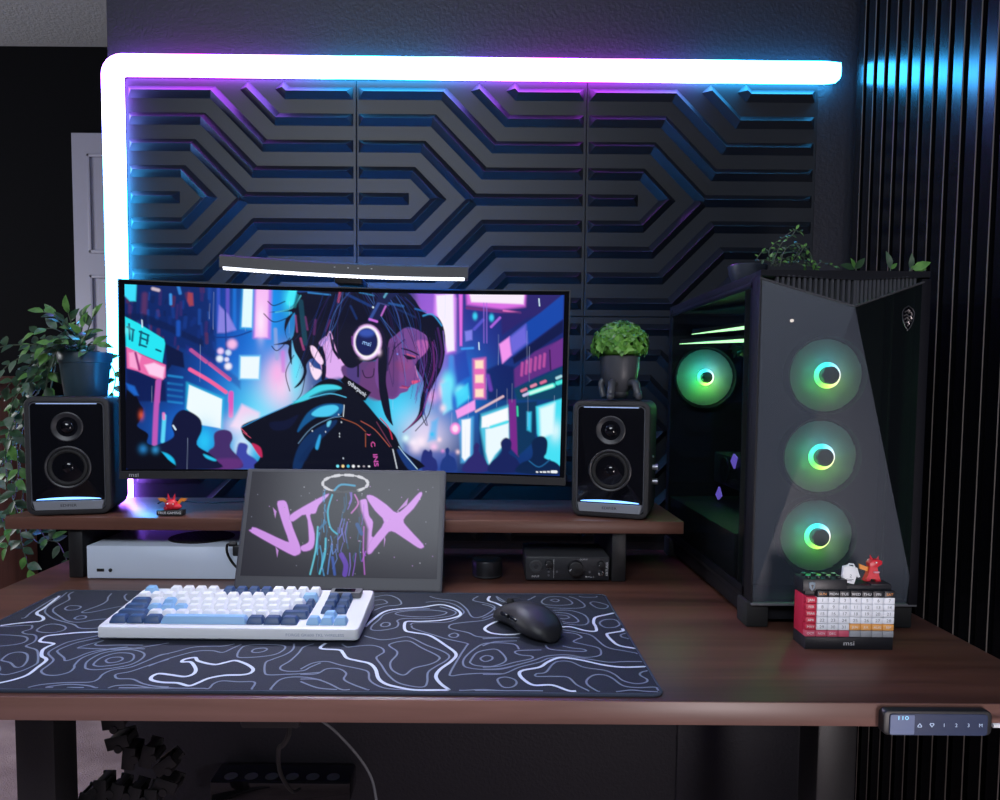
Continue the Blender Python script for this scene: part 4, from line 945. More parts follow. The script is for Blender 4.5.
# ================================================================ desktop speakers
mat('ring_grey', (.020, .020, .024), .42)
def speaker(loc, rz, label, knobs):
    t = thing('speaker', label, 'speaker', loc, rz, 'pair of black bookshelf speakers')
    W_, H_, D_ = .136, .2085, .150
    M = T(0, 0, H_ / 2) @ FRONT
    b = MB(); b.loops([[(x, y, z) for x, y in rrect(W_ - 2 * i, H_ - 2 * i - .001, max(.004, .016 - i), 6)] for i, z in ((.020, -D_), (.004, -D_ + .012), (0, -D_ + .04), (0, -.004), (.0012, -.0012), (.004, 0), (.0085, 0), (.0095, -.003))], 0, M)
    cab_ = b.build('cabinet', mat('speaker_skin', (.016, .016, .019), .62, bump=(900, .3)) if 'speaker_skin' not in MATS else 'speaker_skin', t)
    b = MB(); b.prism([(x, y + .007) for x, y in rrect(W_ - .021, H_ - .036, .007, 4)], -.0032, -.0012, 0, M, .0005); b.build('front_baffle', 'gloss_black', t)
    fr = rrect(W_ - .019, H_ - .022, .008, 5)
    b = MB(); b.tube([(x, y, -.0010) for x, y in fr] + [(fr[0][0], fr[0][1], -.0010)], .0010, 6, 0, M); b.build('baffle_trim', mat('trim_metal', (.22, .23, .26), .3, metal=.8) if 'trim_metal' not in MATS else 'trim_metal', t)
    # tweeter
    Mt = T(0, 0, H_ * .745) @ FRONT
    b = MB(); b.lathe([(.0258, -.003), (.0258, .0006), (.0240, .0014), (.0215, .0006), (.0135, -.0028)], 36, 0, Mt, False)
    b.build('tweeter_ring', 'ring_grey', t)
    b = MB(); b.lathe([(.0140, -.003), (.0128, -.0010), (.0118, -.0020)], 30, 0, Mt, False); b.lathe([(.0118, -.0022), (.0108, .0012), (.0085, .0034), (.0050, .0050), (.0001, .0056)], 30, 0, Mt, False)
    b.build('tweeter_dome', 'gloss_black', t)
    # woofer
    Mw = T(0, 0, H_ * .405) @ FRONT
    b = MB(); b.lathe([(.0375, -.003), (.0375, .0010), (.0355, .0020), (.0335, .0012), (.0325, -.001)], 40, 0, Mw, False); b.build('woofer_ring', 'ring_grey', t)
    b = MB(); b.lathe([(.0328, -.0012), (.0310, .0014), (.0285, .0018), (.0262, .0004), (.0255, -.0012)], 40, 0, Mw, False); b.build('woofer_surround', 'rubber', t)
    b = MB(); b.lathe([(.0258, -.0012), (.0190, -.0060), (.0135, -.0085)], 40, 0, Mw, False); b.build('woofer_cone', mat('cone', (.02, .02, .024), .35) if 'cone' not in MATS else 'cone', t)
    b = MB(); b.lathe([(.0140, -.0085), (.0125, -.0040), (.0090, -.0008), (.0045, .0008), (.0001, .0012)], 30, 0, Mw, False); b.build('dust_cap', 'gloss_black', t)
    # base strip, light lines
    b = MB(); b.hull([(-.0580, -.0785, -.002), (.0580, -.0785, -.002), (.0540, -.0950, -.002), (-.0540, -.0950, -.002)], [(-.0565, -.0795, .0016), (.0565, -.0795, .0016), (.0525, -.0940, .0016), (-.0525, -.0940, .0016)], 0, M)
    bs = b.build('base_strip', mat('strip_metal', (.34, .36, .41), .42, metal=.6) if 'strip_metal' not in MATS else 'strip_metal', t)
    b = MB(); b.text('EDIFIER', .0066, M @ T(0, -.0868, .0018), 0, 1.2); b.build('maker_mark', 'rubber', bs)
    if 'lower_glow' not in MATS: mat('lower_glow', (.3, .5, .8), .5, emit=(.16, .42, 1.), es=2.2); mat('upper_glow', (.3, .4, .6), .5, emit=(.30, .42, .75), es=.8)
    b = MB(); n = 18; top = [(-.050 + .100 * i / n, -.0752 + .0028 * math.sin(math.pi * i / n) ** .8, -.0010) for i in range(n + 1)]; bot = [(-.052 + .104 * i / n, -.0768, -.0010) for i in range(n + 1)]
    b.mesh(top + bot, [(i, i + 1, n + 2 + i, n + 1 + i) for i in range(n)], 0, M); b.build('lower_light', 'lower_glow', t)
    b = MB(); b.box((0, .0915, -.0008), (.096, .0013, .0008), 0, 0, M); b.build('upper_light', 'upper_glow', t)
    for x in (-.045, .045):
        for y in (.02, .12): pass
    b = MB()
    for x in (-.045, .045):
        for y in (.02, .12): b.cyl((x, y, -.0002), .008, .0016)
    b.build('feet', 'rubber', t)
    if knobs:
        for z in (.088, .062):
            b = MB(); b.cyl((W_ / 2 + .005, .055, z), .0055, .011, 'X', 18, bev=.0008); b.build('side_knob', 'silver', t)
        b = MB(); b.cyl((W_ / 2 + .001, .055, .107), .002, .003, 'X', 10); b.build('indicator', 'silver', t)
speaker((-.7205, 1.2530, .8612), 13, 'black bookshelf speaker with potted trailing plant on top, at the left end of the shelf', False)
speaker((.2295, 1.2630, .8612), -19, 'black bookshelf speaker with seated-figure planter on top, right of the big monitor', True)

# ================================================================ game console under the shelf
gc = thing('game_console', 'flat white game console with round black vent, lying under the riser shelf', 'game console', (-.5500, 1.2450, .750))
b = MB(); b.box((0, .0755, .0300), (.275, .151, .0580), .0018); b.build('housing', 'console_white', gc)
b = MB(); b.cyl((.035, .078, .0592), .058, .0012, 'Z', 48, bev=.0004)
for rr in range(1, 8):
    n = rr * 6
    for k in range(n): b.cyl((.035 + rr * .0075 * math.cos(2 * math.pi * k / n), .078 + rr * .0075 * math.sin(2 * math.pi * k / n), .0599), .0022, .0006, 'Z', 6)
b.build('vent', 'matte_black', gc)
b = MB(); b.box((-.1135, -.0004, .0160), (.0125, .0016, .0052), .0005); b.build('usb_port', 'rubber', gc)
b = MB(); b.cyl((-.0960, -.0004, .0160), .0031, .0016, 'Y', 20); b.build('pair_button', 'rubber', gc)
b = MB()
for x in (-.12, .12):
    for y in (.015, .135): b.cyl((x, y, .0005), .008, .001)
b.build('feet', 'rubber', gc)

# ================================================================ round puck speaker and audio interface
pk = thing('puck', 'small dark cylinder standing on the desk under the shelf, beside the portable display', 'puck', (.0148, 1.285, .750))
b = MB(); b.lathe([(.0001, .0002), (.0255, .0002), (.0275, .002), (.0275, .0290), (.0268, .0306), (.0250, .0312), (.0240, .0306), (.0001, .0306)], 48); b.build('body', mat('puck_metal', (.03, .03, .035), .35, metal=.6), pk)
b = MB(); b.lathe([(.0268, .0030), (.0277, .0034), (.0277, .0046), (.0268, .0050)], 48, 0, None, False); b.build('base_ring', 'dark_grey', pk)
ai = thing('audio_interface', 'black audio interface box with one large knob, under the shelf beside its right leg', 'audio interface', (.1560, 1.2500, .750), rz=-.3)
b = MB(); b.box((0, .055, .0232), (.148, .11, .0425), .003); b.build('case', 'dark_grey', ai)
b = MB(); b.box((0, -.0005, .0232), (.1455, .002, .0400), .0008); b.build('front_panel', mat('front_dark', (.020, .021, .026), .4), ai)
b = MB()
for x in (-.06, .06):
    for y in (.015, .095): b.cyl((x, y, .001), .006, .002)
b.build('feet', 'rubber', ai)
Mf = FRONT
b = MB(); b.lathe([(.0115, 0), (.0115, .0018), (.0098, .0024), (.0092, .0006), (.004, .0004)], 28, 0, T(-.0560, -.0015, .0270) @ Mf, False); b.build('input_socket', 'dark_grey', ai)
b = MB()
for k in range(3): b.cyl((-.0560 + .0048 * math.cos(2.1 * k + .5), -.0022, .0270 + .0048 * math.sin(2.1 * k + .5)), .0011, .001, 'Y', 10)
b.build('socket_pins', 'chrome', ai)
def knob(x, z, r, dep, nm):
    b = MB(); b.lathe([(r * 1.02, 0), (r, dep * .3), (r * .94, dep), (r * .86, dep * 1.04), (.0001, dep * 1.04)], 32, 0, T(x, -.0015, z) @ Mf, False); o = b.build(nm, 'black_plastic', ai)
    b = MB(); b.box((-.5 * r, -.55 * r, dep * 1.06), (.10 * r, .34 * r, .0004), 0, 0, T(x, -.0015, z) @ Mf @ RZ(-42)); b.build('pointer', 'white_print', o)
knob(.0135, .0250, .0135, .011, 'output_knob'); knob(-.0330, .0330, .0068, .008, 'gain_knob'); knob(.0585, .0320, .0062, .008, 'phones_knob')
b = MB(); b.lathe([(.0048, 0), (.0048, .002), (.0032, .0024), (.003, -.001)], 20, 0, T(.0585, -.0015, .0160) @ Mf, False); b.build('phones_jack', 'chrome', ai)
for x, z in ((-.0335, .0180), (-.0190, .0180), (.0385, .0180), (-.0335, .0115)):
    b = MB(); b.cyl((x, -.0020, z), .0019, .0014, 'Y', 14); b.build('push_button', 'mid_grey', ai)
b = MB()
for s, x, z, sz in (('INPUT', -.0565, .0092, .0048), ('MiniFuse 1', .0385, .0092, .0036), ('OUTPUT', .028, .0400, .0036), ('GAIN', -.0330, .0235, .0030)): b.text(s, sz, T(x, -.0018, z) @ Mf, 0)
b.text('ARTURIA', .0062, T(.0690, -.0018, .0235) @ Mf @ RZ(90), 0); b.box((-.0245, -.0016, .0235), (.0004, .0004, .034))
b.build('lettering', 'white_print', ai)

# ================================================================ toy figure on the shelf (red winged beast head with name plate)
tf = thing('toy_figure', 'tiny red horned toy with orange wings on a black name plate, on the shelf', 'toy', (-.5440, 1.2600, .8612))
b = MB(); b.box((0, 0, .0052), (.046, .016, .0096), .0012); pl = b.build('name_plate', 'black_plastic', tf)
b = MB(); b.text('TRUE GAMING', .0062, T(0, -.0082, .0052) @ FRONT, 0, 1.0); b.build('plate_lettering', 'white_print', pl)
b = MB(); b.sphere((.0, .001, .0190), .0105, 0, None, 16, (1.05, .9, .95)); b.sphere((.010, -.001, .0155), .0070, 0, None, 14, (1.3, .9, .72)); b.sphere((-.007, .001, .0125), .007, 0, None, 12, (1, .9, .7))
for x, dx in ((-.004, -.003), (.004, .004)): b.lathe([(.0028, 0), (.0018, .006), (.0002, .0125)], 10, 0, T(x, .001, .0265) @ RY(dx * 3500 / 1 * .9))
b.build('body', 'red_toy', tf)
for s in (-1, 1):
    b = MB(); b.hull([(0, -.001, 0), (s * .008, -.001, .010), (s * .020, -.001, .0095), (s * .0145, -.001, .004), (s * .010, -.001, .0045), (s * .005, -.001, -.001)], [(0, .0014, 0), (s * .008, .0014, .010), (s * .020, .0014, .0095), (s * .0145, .0014, .004), (s * .010, .0014, .0045), (s * .005, .0014, -.001)], 0, T(s * .0065, .006, .0195))
    b.build('wing', 'orange_toy', tf)
b = MB()
for x in (-.003, .007): b.sphere((x, -.0085, .0215), .0014, 0, None, 8)
b.build('eyes', 'white_print', tf)

# ================================================================ block calendar
cl = thing('block_calendar', 'toy block desk calendar with white date tiles, red side and black base', 'calendar', (.4880, .9300, .7500), rz=-.6)
mat('cal_black', (.016, .017, .022), .4); mat('cal_red', (.55, .02, .06), .4); mat('cal_tile', (.82, .85, .92), .45); mat('cal_ink', (.16, .18, .22), .6); mat('cal_orange', (.86, .40, .10), .45); mat('cal_grey', (.34, .36, .40), .5); mat('cal_pink', (.62, .09, .16), .45)
CWd = .1165
b = MB(); b.box((0, .0185, .0085), (.1155, .037, .0168), .001); b.build('base', 'cal_black', cl)
b = MB(); b.box((0, .0205, .0438), (CWd - .003, .027, .0540), .0008); b.box((0, .0205, .0775), (CWd - .003, .027, .0140), .0008); b.build('block_body', 'cal_black', cl)
b = MB(); b.box((-CWd / 2 + .0012, .0205, .0440), (.003, .0275, .0530), .0006); b.build('side_plate', 'cal_red', cl)
b = MB(); b.text('msi', .0085, T(0, -.0002, .0085) @ FRONT, 0, 1.3); b.build('maker_mark', 'white_print', cl)
tw = CWd / 8; rh = .0089; z0 = .0168
def tile(cx, cz, w, h, m, txt=None, ink='cal_ink', sz=.0058, name='date_tile'):
    b = MB(); b.box((0, .004, 0), (w - .0007, .012, h - .0006), .0005)
    if txt: b.text(txt, sz, T(0, -.00215, 0) @ FRONT, 1, 1.1)
    o = b.build(name, [m, ink], cl); o.location = (cx, .002, cz); return o
X0 = -CWd / 2 + tw / 2
for c in range(7):                                                 # header
    hz = z0 + 6 * rh + .0050; hh = .0100
    tile(X0 + (c + 1) * tw, hz - .0010, tw, .0095, 'cal_black', ('SUN', 'MON', 'TUE', 'WED', 'THU', 'FRI', 'SAT')[c], 'orange_toy' if c in (0, 6) else 'white_print', .0046, 'weekday_tile')
d = 1
for r in range(5):
    cz = z0 + (5 - r + .5) * rh
    tile(X0, cz, tw, rh, 'cal_red', ('JAN', 'FEB', 'MAR', 'APR', 'MAY')[r], 'white_print', .0044, 'month_tile')
    for c in range(7):
        if d <= 31: tile(X0 + (c + 1) * tw, cz, tw, rh, 'cal_tile', str(d)); d += 1
        else: tile(X0 + (c + 1) * tw, cz, tw, rh, 'cal_orange', ('JUN', 'JUL', 'AUG', 'SEP')[c - 3], 'cal_tile', .0042, 'month_tile')
for c in range(8):
    tile(X0 + c * tw, z0 + .5 * rh, tw, rh, 'cal_pink' if c < 4 else 'cal_grey', ('OCT', 'NOV', 'DEC', None, None, None, None, None)[c], 'cal_tile', .0040, 'spare_tile')
b = MB(); b.box((-CWd / 4 - .003, .0185, .0845), (.058, .030, .0160), .0008); b.build('upper_block', 'cal_black', cl)
b = MB(); b.prism([(-.0042, .005), (0, .0062), (.0042, .005), (.0036, -.002), (0, -.0062), (-.0036, -.002)], 0, .0012, 0, T(-CWd / 2 + .0085, .0030, .0835) @ FRONT, .0004); b.prism([(-.0018, .002), (0, .0026), (.0018, .002), (0, -.003)], .0012, .0018, 1, T(-CWd / 2 + .0085, .0030, .0835) @ FRONT)
b.build('shield_mark', [mat('mark_steel', (.20, .26, .32), .4), 'cal_black'], cl)
b = MB(); b.box((CWd / 4 + .014, .0205, .0815), (.026, .026, .010), .0008); b.build('toy_block', 'cal_black', cl)
for i in range(4):
    for y in (.011, .0245):
        b = MB(); b.cyl((-.052 + i * .0135, y, .0942), .0036, .0036, 'Z', 14, bev=.0005); b.build('stud', 'cal_black', cl)
# small standees on the calendar
tg = thing('tag_charm', 'white tag shaped charm with printed lettering, standing on the block calendar', 'charm', (.4920, .9460, .8350), rot=(0, R(4), R(-6)))
b = MB(); b.prism([(-.0095, 0), (.0060, -.0022), (.0086, .010), (.0105, .0072), (.0128, .0085), (.0100, .0150), (.0082, .0200), (.0030, .0212), (-.0040, .0222), (-.0098, .0200)], 0, .005, 0, FRONT @ T(0, .002, 0), .0008); b.build('plate', 'white_key', tg)
b = MB(); b.tube([(-.004, -.0025, .0235), (-.002, -.0025, .0262), (.003, -.0025, .0262), (.005, -.0025, .0230)], .0012, 8); b.build('loop', 'white_key', tg)
b = MB(); b.text('2', .006, T(.0005, -.0052, .0105) @ FRONT, 0); b.box((.0, -.0051, .0062), (.009, .0002, .0008)); b.box((-.001, -.0051, .0045), (.007, .0002, .0008)); b.build('print', 'cal_ink', tg)
ft = thing('standing_toy', 'little red toy beast with an orange wing, standing on the block calendar', 'toy', (.5265, .9480, .8366))
def cuboid(b, c, s, rot=0, bev=.0006, m=0): b.box((0, 0, 0), s, bev, m, T(*c) @ RY(rot))
b = MB()
b.hull([(-.0105, 0, 0), (-.0035, 0, 0), (-.0030, 0, .0035), (.0030, 0, .0035), (.0038, 0, 0), (.0108, 0, 0), (.0078, 0, .0085), (.0050, 0, .020), (-.0040, 0, .020), (-.0068, 0, .0085)], [(-.0105, .009, 0), (-.0035, .009, 0), (-.0030, .009, .0035), (.0030, .009, .0035), (.0038, .009, 0), (.0108, .009, 0), (.0078, .009, .0085), (.0050, .009, .020), (-.0040, .009, .020), (-.0068, .009, .0085)])
b.hull([(-.0052, -.001, .0195), (.0045, -.001, .0190), (.0110, -.001, .0235), (.0108, -.001, .0280), (.0060, -.001, .0295), (-.0030, -.001, .0290), (-.0062, -.001, .0245)], [(-.0052, .009, .0195), (.0045, .009, .0190), (.0110, .009, .0235), (.0108, .009, .0280), (.0060, .009, .0295), (-.0030, .009, .0290), (-.0062, .009, .0245)], bev=.0006)
b.lathe([(.0022, 0), (.0002, .0070)], 8, 0, T(-.0012, .004, .0285) @ RY(-18)); b.lathe([(.0020, 0), (.0002, .0055)], 8, 0, T(.0068, .004, .0285) @ RY(14))
b.build('body', 'red_toy', ft)
b = MB(); b.hull([(-.005, .004, .018), (-.0165, .004, .0225), (-.0160, .004, .0160), (-.0050, .004, .0125)], [(-.005, .0065, .018), (-.0165, .0065, .0225), (-.0160, .0065, .0160), (-.0050, .0065, .0125)]); b.build('wing', 'orange_toy', ft)
b = MB(); b.box((.0035, -.0012, .0128), (.0075, .003, .0022), .0008); b.build('paw', mat('pink_toy', (.75, .35, .45), .4), ft)
b = MB(); b.sphere((.0028, -.0012, .0258), .0012, 0, None, 8); b.build('eye', 'white_print', ft)
# ================================================================ computer case
OX, OY, OZ = .506, 1.25, .75
pc = thing('computer_case', 'tall black computer tower with faceted mesh front and three green lit fans', 'computer', (OX, OY, OZ))
def L3(x, y, z): return (x - OX, y - OY, z - OZ)
def bxw(b, x0, x1, y0, y1, z0, z1, bev=.001, m=0): b.box(L3((x0 + x1) / 2, (y0 + y1) / 2, (z0 + z1) / 2), (x1 - x0, y1 - y0, z1 - z0), bev, m)
mat('case_steel', (.008, .008, .011), .55, spec=.3); mat('case_inner', (.006, .006, .007), .6)
see_thru('front_mesh', (.048, .060, .086), .45, .36, (1, 1, 1), .5)
see_thru('tinted_glass', (.002, .002, .003), .05, .80, (.85, .9, .92), .5)
translucent('blade_plastic', (.42, .46, .45), .6)
b = MB()
bxw(b, .389, .624, 1.030, 1.492, 1.243, 1.2571); bxw(b, .6225, .6248, 1.020, 1.492, .79, 1.243, 0); bxw(b, .389, .624, 1.488, 1.492, .79, 1.243, 0); bxw(b, .389, .624, 1.020, 1.492, .784, .790, 0)
bxw(b, .3885, .392, 1.013, 1.048, .786, 1.2500, .0008); bxw(b, .3885, .392, 1.470, 1.492, .786, 1.2500, .0008); bxw(b, .3885, .392, 1.04, 1.48, 1.236, 1.245, .0006); bxw(b, .3885, .392, 1.04, 1.48, .786, .803, .0006)
bxw(b, .394, .620, 1.03, 1.485, .757, .785, .002)
b.build('frame', 'case_steel', pc)
b = MB(); bxw(b, .6120, .6250, 1.0095, 1.026, .786, 1.2460, .0008); b.build('right_pillar', mat('pillar_black', (.004, .004, .007), .7, spec=.15), pc)
b = MB(); bxw(b, .600, .603, 1.06, 1.486, .80, 1.235, 0); bxw(b, .394, .60, 1.10, 1.486, .795, .868, .001); b.build('inner_tray', 'case_inner', pc)
b = MB(); bxw(b, .3872, .3886, 1.040, 1.484, .792, 1.240, 0); b.build('glass_side', 'tinted_glass', pc)
for x in (.400, .606):
    for y in (1.035, 1.46):
        b = MB(); bxw(b, x - .016, x + .016, y - .02, y + .02, .7502, .787, .003); b.build('foot', 'rubber', pc)
# faceted mesh front
PA, PB, PC_, PD = (.389, 1.014, 1.2465), (.6245, 1.014, 1.2450), (.389, 1.014, .788), (.6248, 1.014, .786)
PP = (.4995, .970, 1.2032)
b = MB()
b.mesh([L3(*p) for p in (PA, PP, PC_, PD)], [(0, 1, 2), (1, 3, 2)]); b.build('front_mesh', 'front_mesh', pc, smooth=None)
b = MB(); b.mesh([L3(*p) for p in (PP, PB, PD)], [(0, 1, 2)]); b.build('smoked_panel', see_thru('smoked_panel', (.006, .008, .010), .25, .35, (.6, .75, .65), .35), pc, smooth=None)
b = MB(); b.tube([L3(*PA), L3(*PP), L3(*PB)], .0016, 6); b.build('upper_trim', 'dark_grey', pc)
b = MB(); bxw(b, .389, .6248, 1.010, 1.020, .7835, .7870, .0006); b.build('lower_lip', 'mid_grey', pc)
# top plate and vent fins
UA, UB, UP = (.4062, 1.014, 1.2530), (.6110, 1.014, 1.2515), (.5160, .998, 1.2422)
b = MB(); b.hull([L3(.389, 1.030, 1.2575), L3(.389, 1.030, 1.2478), L3(.5185, 1.03, 1.2425), L3(.6245, 1.030, 1.2470), L3(.6245, 1.030, 1.2570)], [L3(.389, 1.012, 1.2575), L3(.389, 1.012, 1.2500), L3(*UP), L3(.6245, 1.012, 1.2490), L3(.6245, 1.012, 1.2570)]); b.build('top_cap', 'case_steel', pc)
b = MB()
def lp(a, c, t): return tuple(a[i] + (c[i] - a[i]) * t for i in range(3))
for A, Bq, n in ((UA, PA, 15), (UB, PB, 15)):
    for i in range(1, n + 1):
        t = i / (n + .3); p = lp(A, UP, t); q = lp(Bq, PP, t); 
        q = (p[0] * .5 + q[0] * .5 if False else p[0], q[1], q[2])
        xq = p[0]
        for _ in range(4): tt = min(1, max(0, (xq - Bq[0]) / (PP[0] - Bq[0]))); q = lp(Bq, PP, tt); xq = p[0] * q[1] / p[1]
        q = (xq, q[1], q[2] + .0015)
        b.hull([L3(p[0] - .0017, p[1] + .001, p[2]), L3(p[0] + .0017, p[1] + .001, p[2]), L3(p[0] + .0017, p[1] + .008, p[2]), L3(p[0] - .0017, p[1] + .008, p[2])],
               [L3(q[0] - .0017, q[1] + .001, q[2]), L3(q[0] + .0017, q[1] + .001, q[2]), L3(q[0] + .0017, q[1] + .008, q[2]), L3(q[0] - .0017, q[1] + .008, q[2])])
b.build('vent_fins', 'dark_grey', pc)
b = MB(); b.mesh([L3(.392, 1.026, 1.2500), L3(.392, 1.026, 1.2400), L3(.508, 1.0, 1.203), L3(.5185, 1.022, 1.2440), L3(.622, 1.026, 1.2400), L3(.622, 1.026, 1.2500)], [(0, 1, 2, 3), (3, 2, 4, 5)]); b.build('vent_back', 'matte_black', pc)
# shield emblem on the right facet
def facet_pt(x, z):
    # depth of the right-hand facet PP-PB-PD at (x, z)
    a, c, d = Vector(PP), Vector(PB), Vector(PD); n = (c - a).cross(d - a)
    return a.y - (n.x * (x - a.x) + n.z * (z - a.z)) / n.y
def shield(k, ex, z0):
    pts = [(-.0075, .0125), (0, .0165), (.0075, .0125), (.0105, .0075), (.0088, -.004), (.0040, -.0125), (0, -.0170), (-.0040, -.0125), (-.0088, -.004), (-.0105, .0075)]
    return [(.5885 + x * k, z0 + z * k) for x, z in pts]
Me = MB(); 
def onf(pts, off): return [L3(x, facet_pt(x, z) - off, z) for x, z in pts]
Me.hull(onf(shield(1, 0, 1.191), -.001), onf(shield(1, 0, 1.191), .0022)); em = Me.build('emblem', 'gloss_black', pc)
b = MB(); q = onf(shield(1.0, 0, 1.191), .0022); b.tube(q + [q[0]], .0007, 6); b.build('emblem_rim', mat('emblem_rim', (.07, .07, .08), .35, metal=.6), em)
b = MB()
for s in ('-.006 .008,-.002 .010,.001 .007,.005 .008,.006 .004', '-.007 .003,-.003 .005,.001 .002,.004 .003,.006 -.001', '-.006 -.002,-.002 .001,.002 -.003,.005 -.004', '-.004 -.007,-.001 -.004,.002 -.008', '-.001 -.011,.001 -.008', '.000 .012,.002 .009'):
    b.tube(onf([(.5885 + float(t.split()[0]), 1.191 + float(t.split()[1])) for t in s.split(',')], .0026), .0009, 6)
b.build('emblem_relief', mat('emblem_steel', (.30, .28, .28), .3, metal=.8), em)
b = MB(); b.cyl(L3(.4315, 1.006, 1.187), .0022, .003, 'Y', 12); b.build('status_light', mat('status_glow', (1, .9, .8), .5, emit=(1, .85, .75), es=2.), pc)

attr_emit('fan_ring_glow', 5., .4)
def ring_cols(co, axis=1):
    out = []
    cx = co.mean(0)
    for c in co:
        u, v = c[0] - cx[0], (c[2] - cx[2] if axis == 1 else c[1] - cx[1])
        a = math.degrees(math.atan2(v, u)) % 360
        ks = [0, 45, 90, 160, 220, 270, 320, 360]
        cs = [(.85, .75, .75), (.30, .75, 1.), (.03, .85, .95), (.06, 1., .45), (.10, 1., .12), (.45, 1., .10), (.80, .9, .35), (.85, .75, .75)]
        out.append([np.interp(a, ks, [q[i] for q in cs]) for i in range(3)])
    return np.array(out)
def point(name, loc, e, col, r=.006):
    l = bpy.data.lights.new(name, 'POINT'); l.energy = e; l.color = col; l.shadow_soft_size = r
    o = bpy.data.objects.new(name, l); COL.objects.link(o); o.location = loc
def case_fan(c, rad, M, ring_k=1., glow=1., nm='fan'):
    """c: world centre of the ring plane; M turns local +z to the fan's face"""
    MM = T(*L3(*c)) @ M
    b = MB(); o_ = [(rad * 1.06, -.014), (rad * 1.10, -.014), (rad * 1.10, .006), (rad * 1.06, .006)]
    b.loops([[(r * math.cos(2 * math.pi * i / 48), r * math.sin(2 * math.pi * i / 48), z) for i in range(48)] for r, z in o_ + [o_[0]]], 0, MM, False)
    f = b.build(nm, 'case_inner', pc)
    for k in range(9):
        b = MB(); n = 6; rows = []
        for i in range(n + 1):
            r = rad * (.26 + .74 * i / n); a0 = R(40. * k + 16 * i / n)
            rows.append([(r * math.cos(a0 + R(t)), r * math.sin(a0 + R(t)), -.004 + .0016 * (t - 20) / 20.) for t in (0, 14, 28, 44)])
        vs = [p for q in rows for p in q]; b.mesh(vs, [(4 * i + j, 4 * i + j + 1, 4 * i + j + 5, 4 * i + j + 4) for i in range(n) for j in range(3)], 0, MM)
        b.build('blade', 'blade_plastic', f, smooth=60)
    b = MB(); b.lathe([(rad * .235 * ring_k, .0005), (rad * .235 * ring_k, .0020), (rad * .36 * ring_k, .0020), (rad * .36 * ring_k, .0005)], 40, 0, MM, False)
    rg_ = b.build('light_ring', 'fan_ring_glow', f, smooth=None); co = vert_co(rg_); set_glow(rg_, ring_cols(co) * glow)
    b = MB(); b.lathe([(.0001, .0005), (rad * .235 * ring_k, .0005), (rad * .245 * ring_k, .0120), (rad * .22 * ring_k, .0132), (.0001, .0132)], 36, 0, MM); b.build('hub', 'black_plastic', f)
    return f
FCOL = ((.30, .80, .75), (.06, .70, .75), (.05, .90, .50), (.06, 1., .16), (.18, 1., .10), (.40, 1., .18))
for z, x in ((1.1125, .5085), (.9925, .5045), (.8740, .5025)):
    case_fan((x, 1.060, z), .0535, FRONT)
    for k in range(6): point('fan_light', (x + .021 * math.cos(R(60 * k + 30)), 1.046, z + .021 * math.sin(R(60 * k + 30))), .031, FCOL[k], .006)
case_fan((.4580, 1.470, 1.1135), .0570, FRONT, .82, 1.)
for k in range(6): point('fan_light', (.458 + .019 * math.cos(R(60 * k + 30)), 1.455, 1.1135 + .019 * math.sin(R(60 * k + 30))), .075, FCOL[k], .005)
# two light bars of the memory and a dark card with violet accents
b = MB(); bxw(b, .393, .600, 1.078, 1.081, .795, 1.243, 0); b.build('glow_block_plate', 'case_inner', pc)  # added plate, keeps the glowing bars from showing through the front mesh
for A_, B_ in (((.462, 1.25, 1.1975), (.408, 1.40, 1.1955)), ((.462, 1.25, 1.1750), (.396, 1.44, 1.1790))):
    b = MB(); b.hull([L3(A_[0] + q, A_[1], A_[2] + w) for q, w in ((.001, .003), (.060, .003), (.060, .009), (.001, .009))], [L3(B_[0] + q, B_[1], B_[2] + w) for q, w in ((.001, .003), (.060, .003), (.060, .009), (.001, .009))]); st = b.build('memory_stick', 'case_inner', pc)
    b = MB(); b.tube([L3(*B_), L3(*lp(B_, A_, .5)), L3(*A_)], [.0005, .0018, .0032], 8); b.build('light_bar', mat('memory_glow', (.3, 1, .3), .5, emit=(.50, 1., .42), es=3.2) if 'memory_glow' not in MATS else 'memory_glow', st)
b = MB(); bxw(b, .470, .598, 1.17, 1.44, .905, .965, .004); cd_ = b.build('graphics_card', 'case_inner', pc)
for (y, z) in ((1.27, .935), (1.37, .935)):
    b = MB(); b.lathe([(.024, -.002), (.026, .0), (.024, .002), (.008, .001), (.0001, .003)], 24, 0, T(*L3(.469, y, z)) @ RY(-90)); b.build('card_fan', 'black_plastic', cd_)
mat('violet_glow', (.3, .2, .6), .5, emit=(.22, .13, .75), es=.9)
for s in (((.4650, 1.300, .967), (.4650, 1.316, .972), (.4650, 1.330, .957), (.4650, 1.312, .945)), ((.4660, 1.395, .900), (.4660, 1.412, .882), (.4660, 1.398, .874), (.4660, 1.380, .884))):
    b = MB(); b.hull([L3(*p) for p in s], [L3(p[0] + .003, p[1], p[2]) for p in s]); b.build('violet_accent', 'violet_glow', cd_)

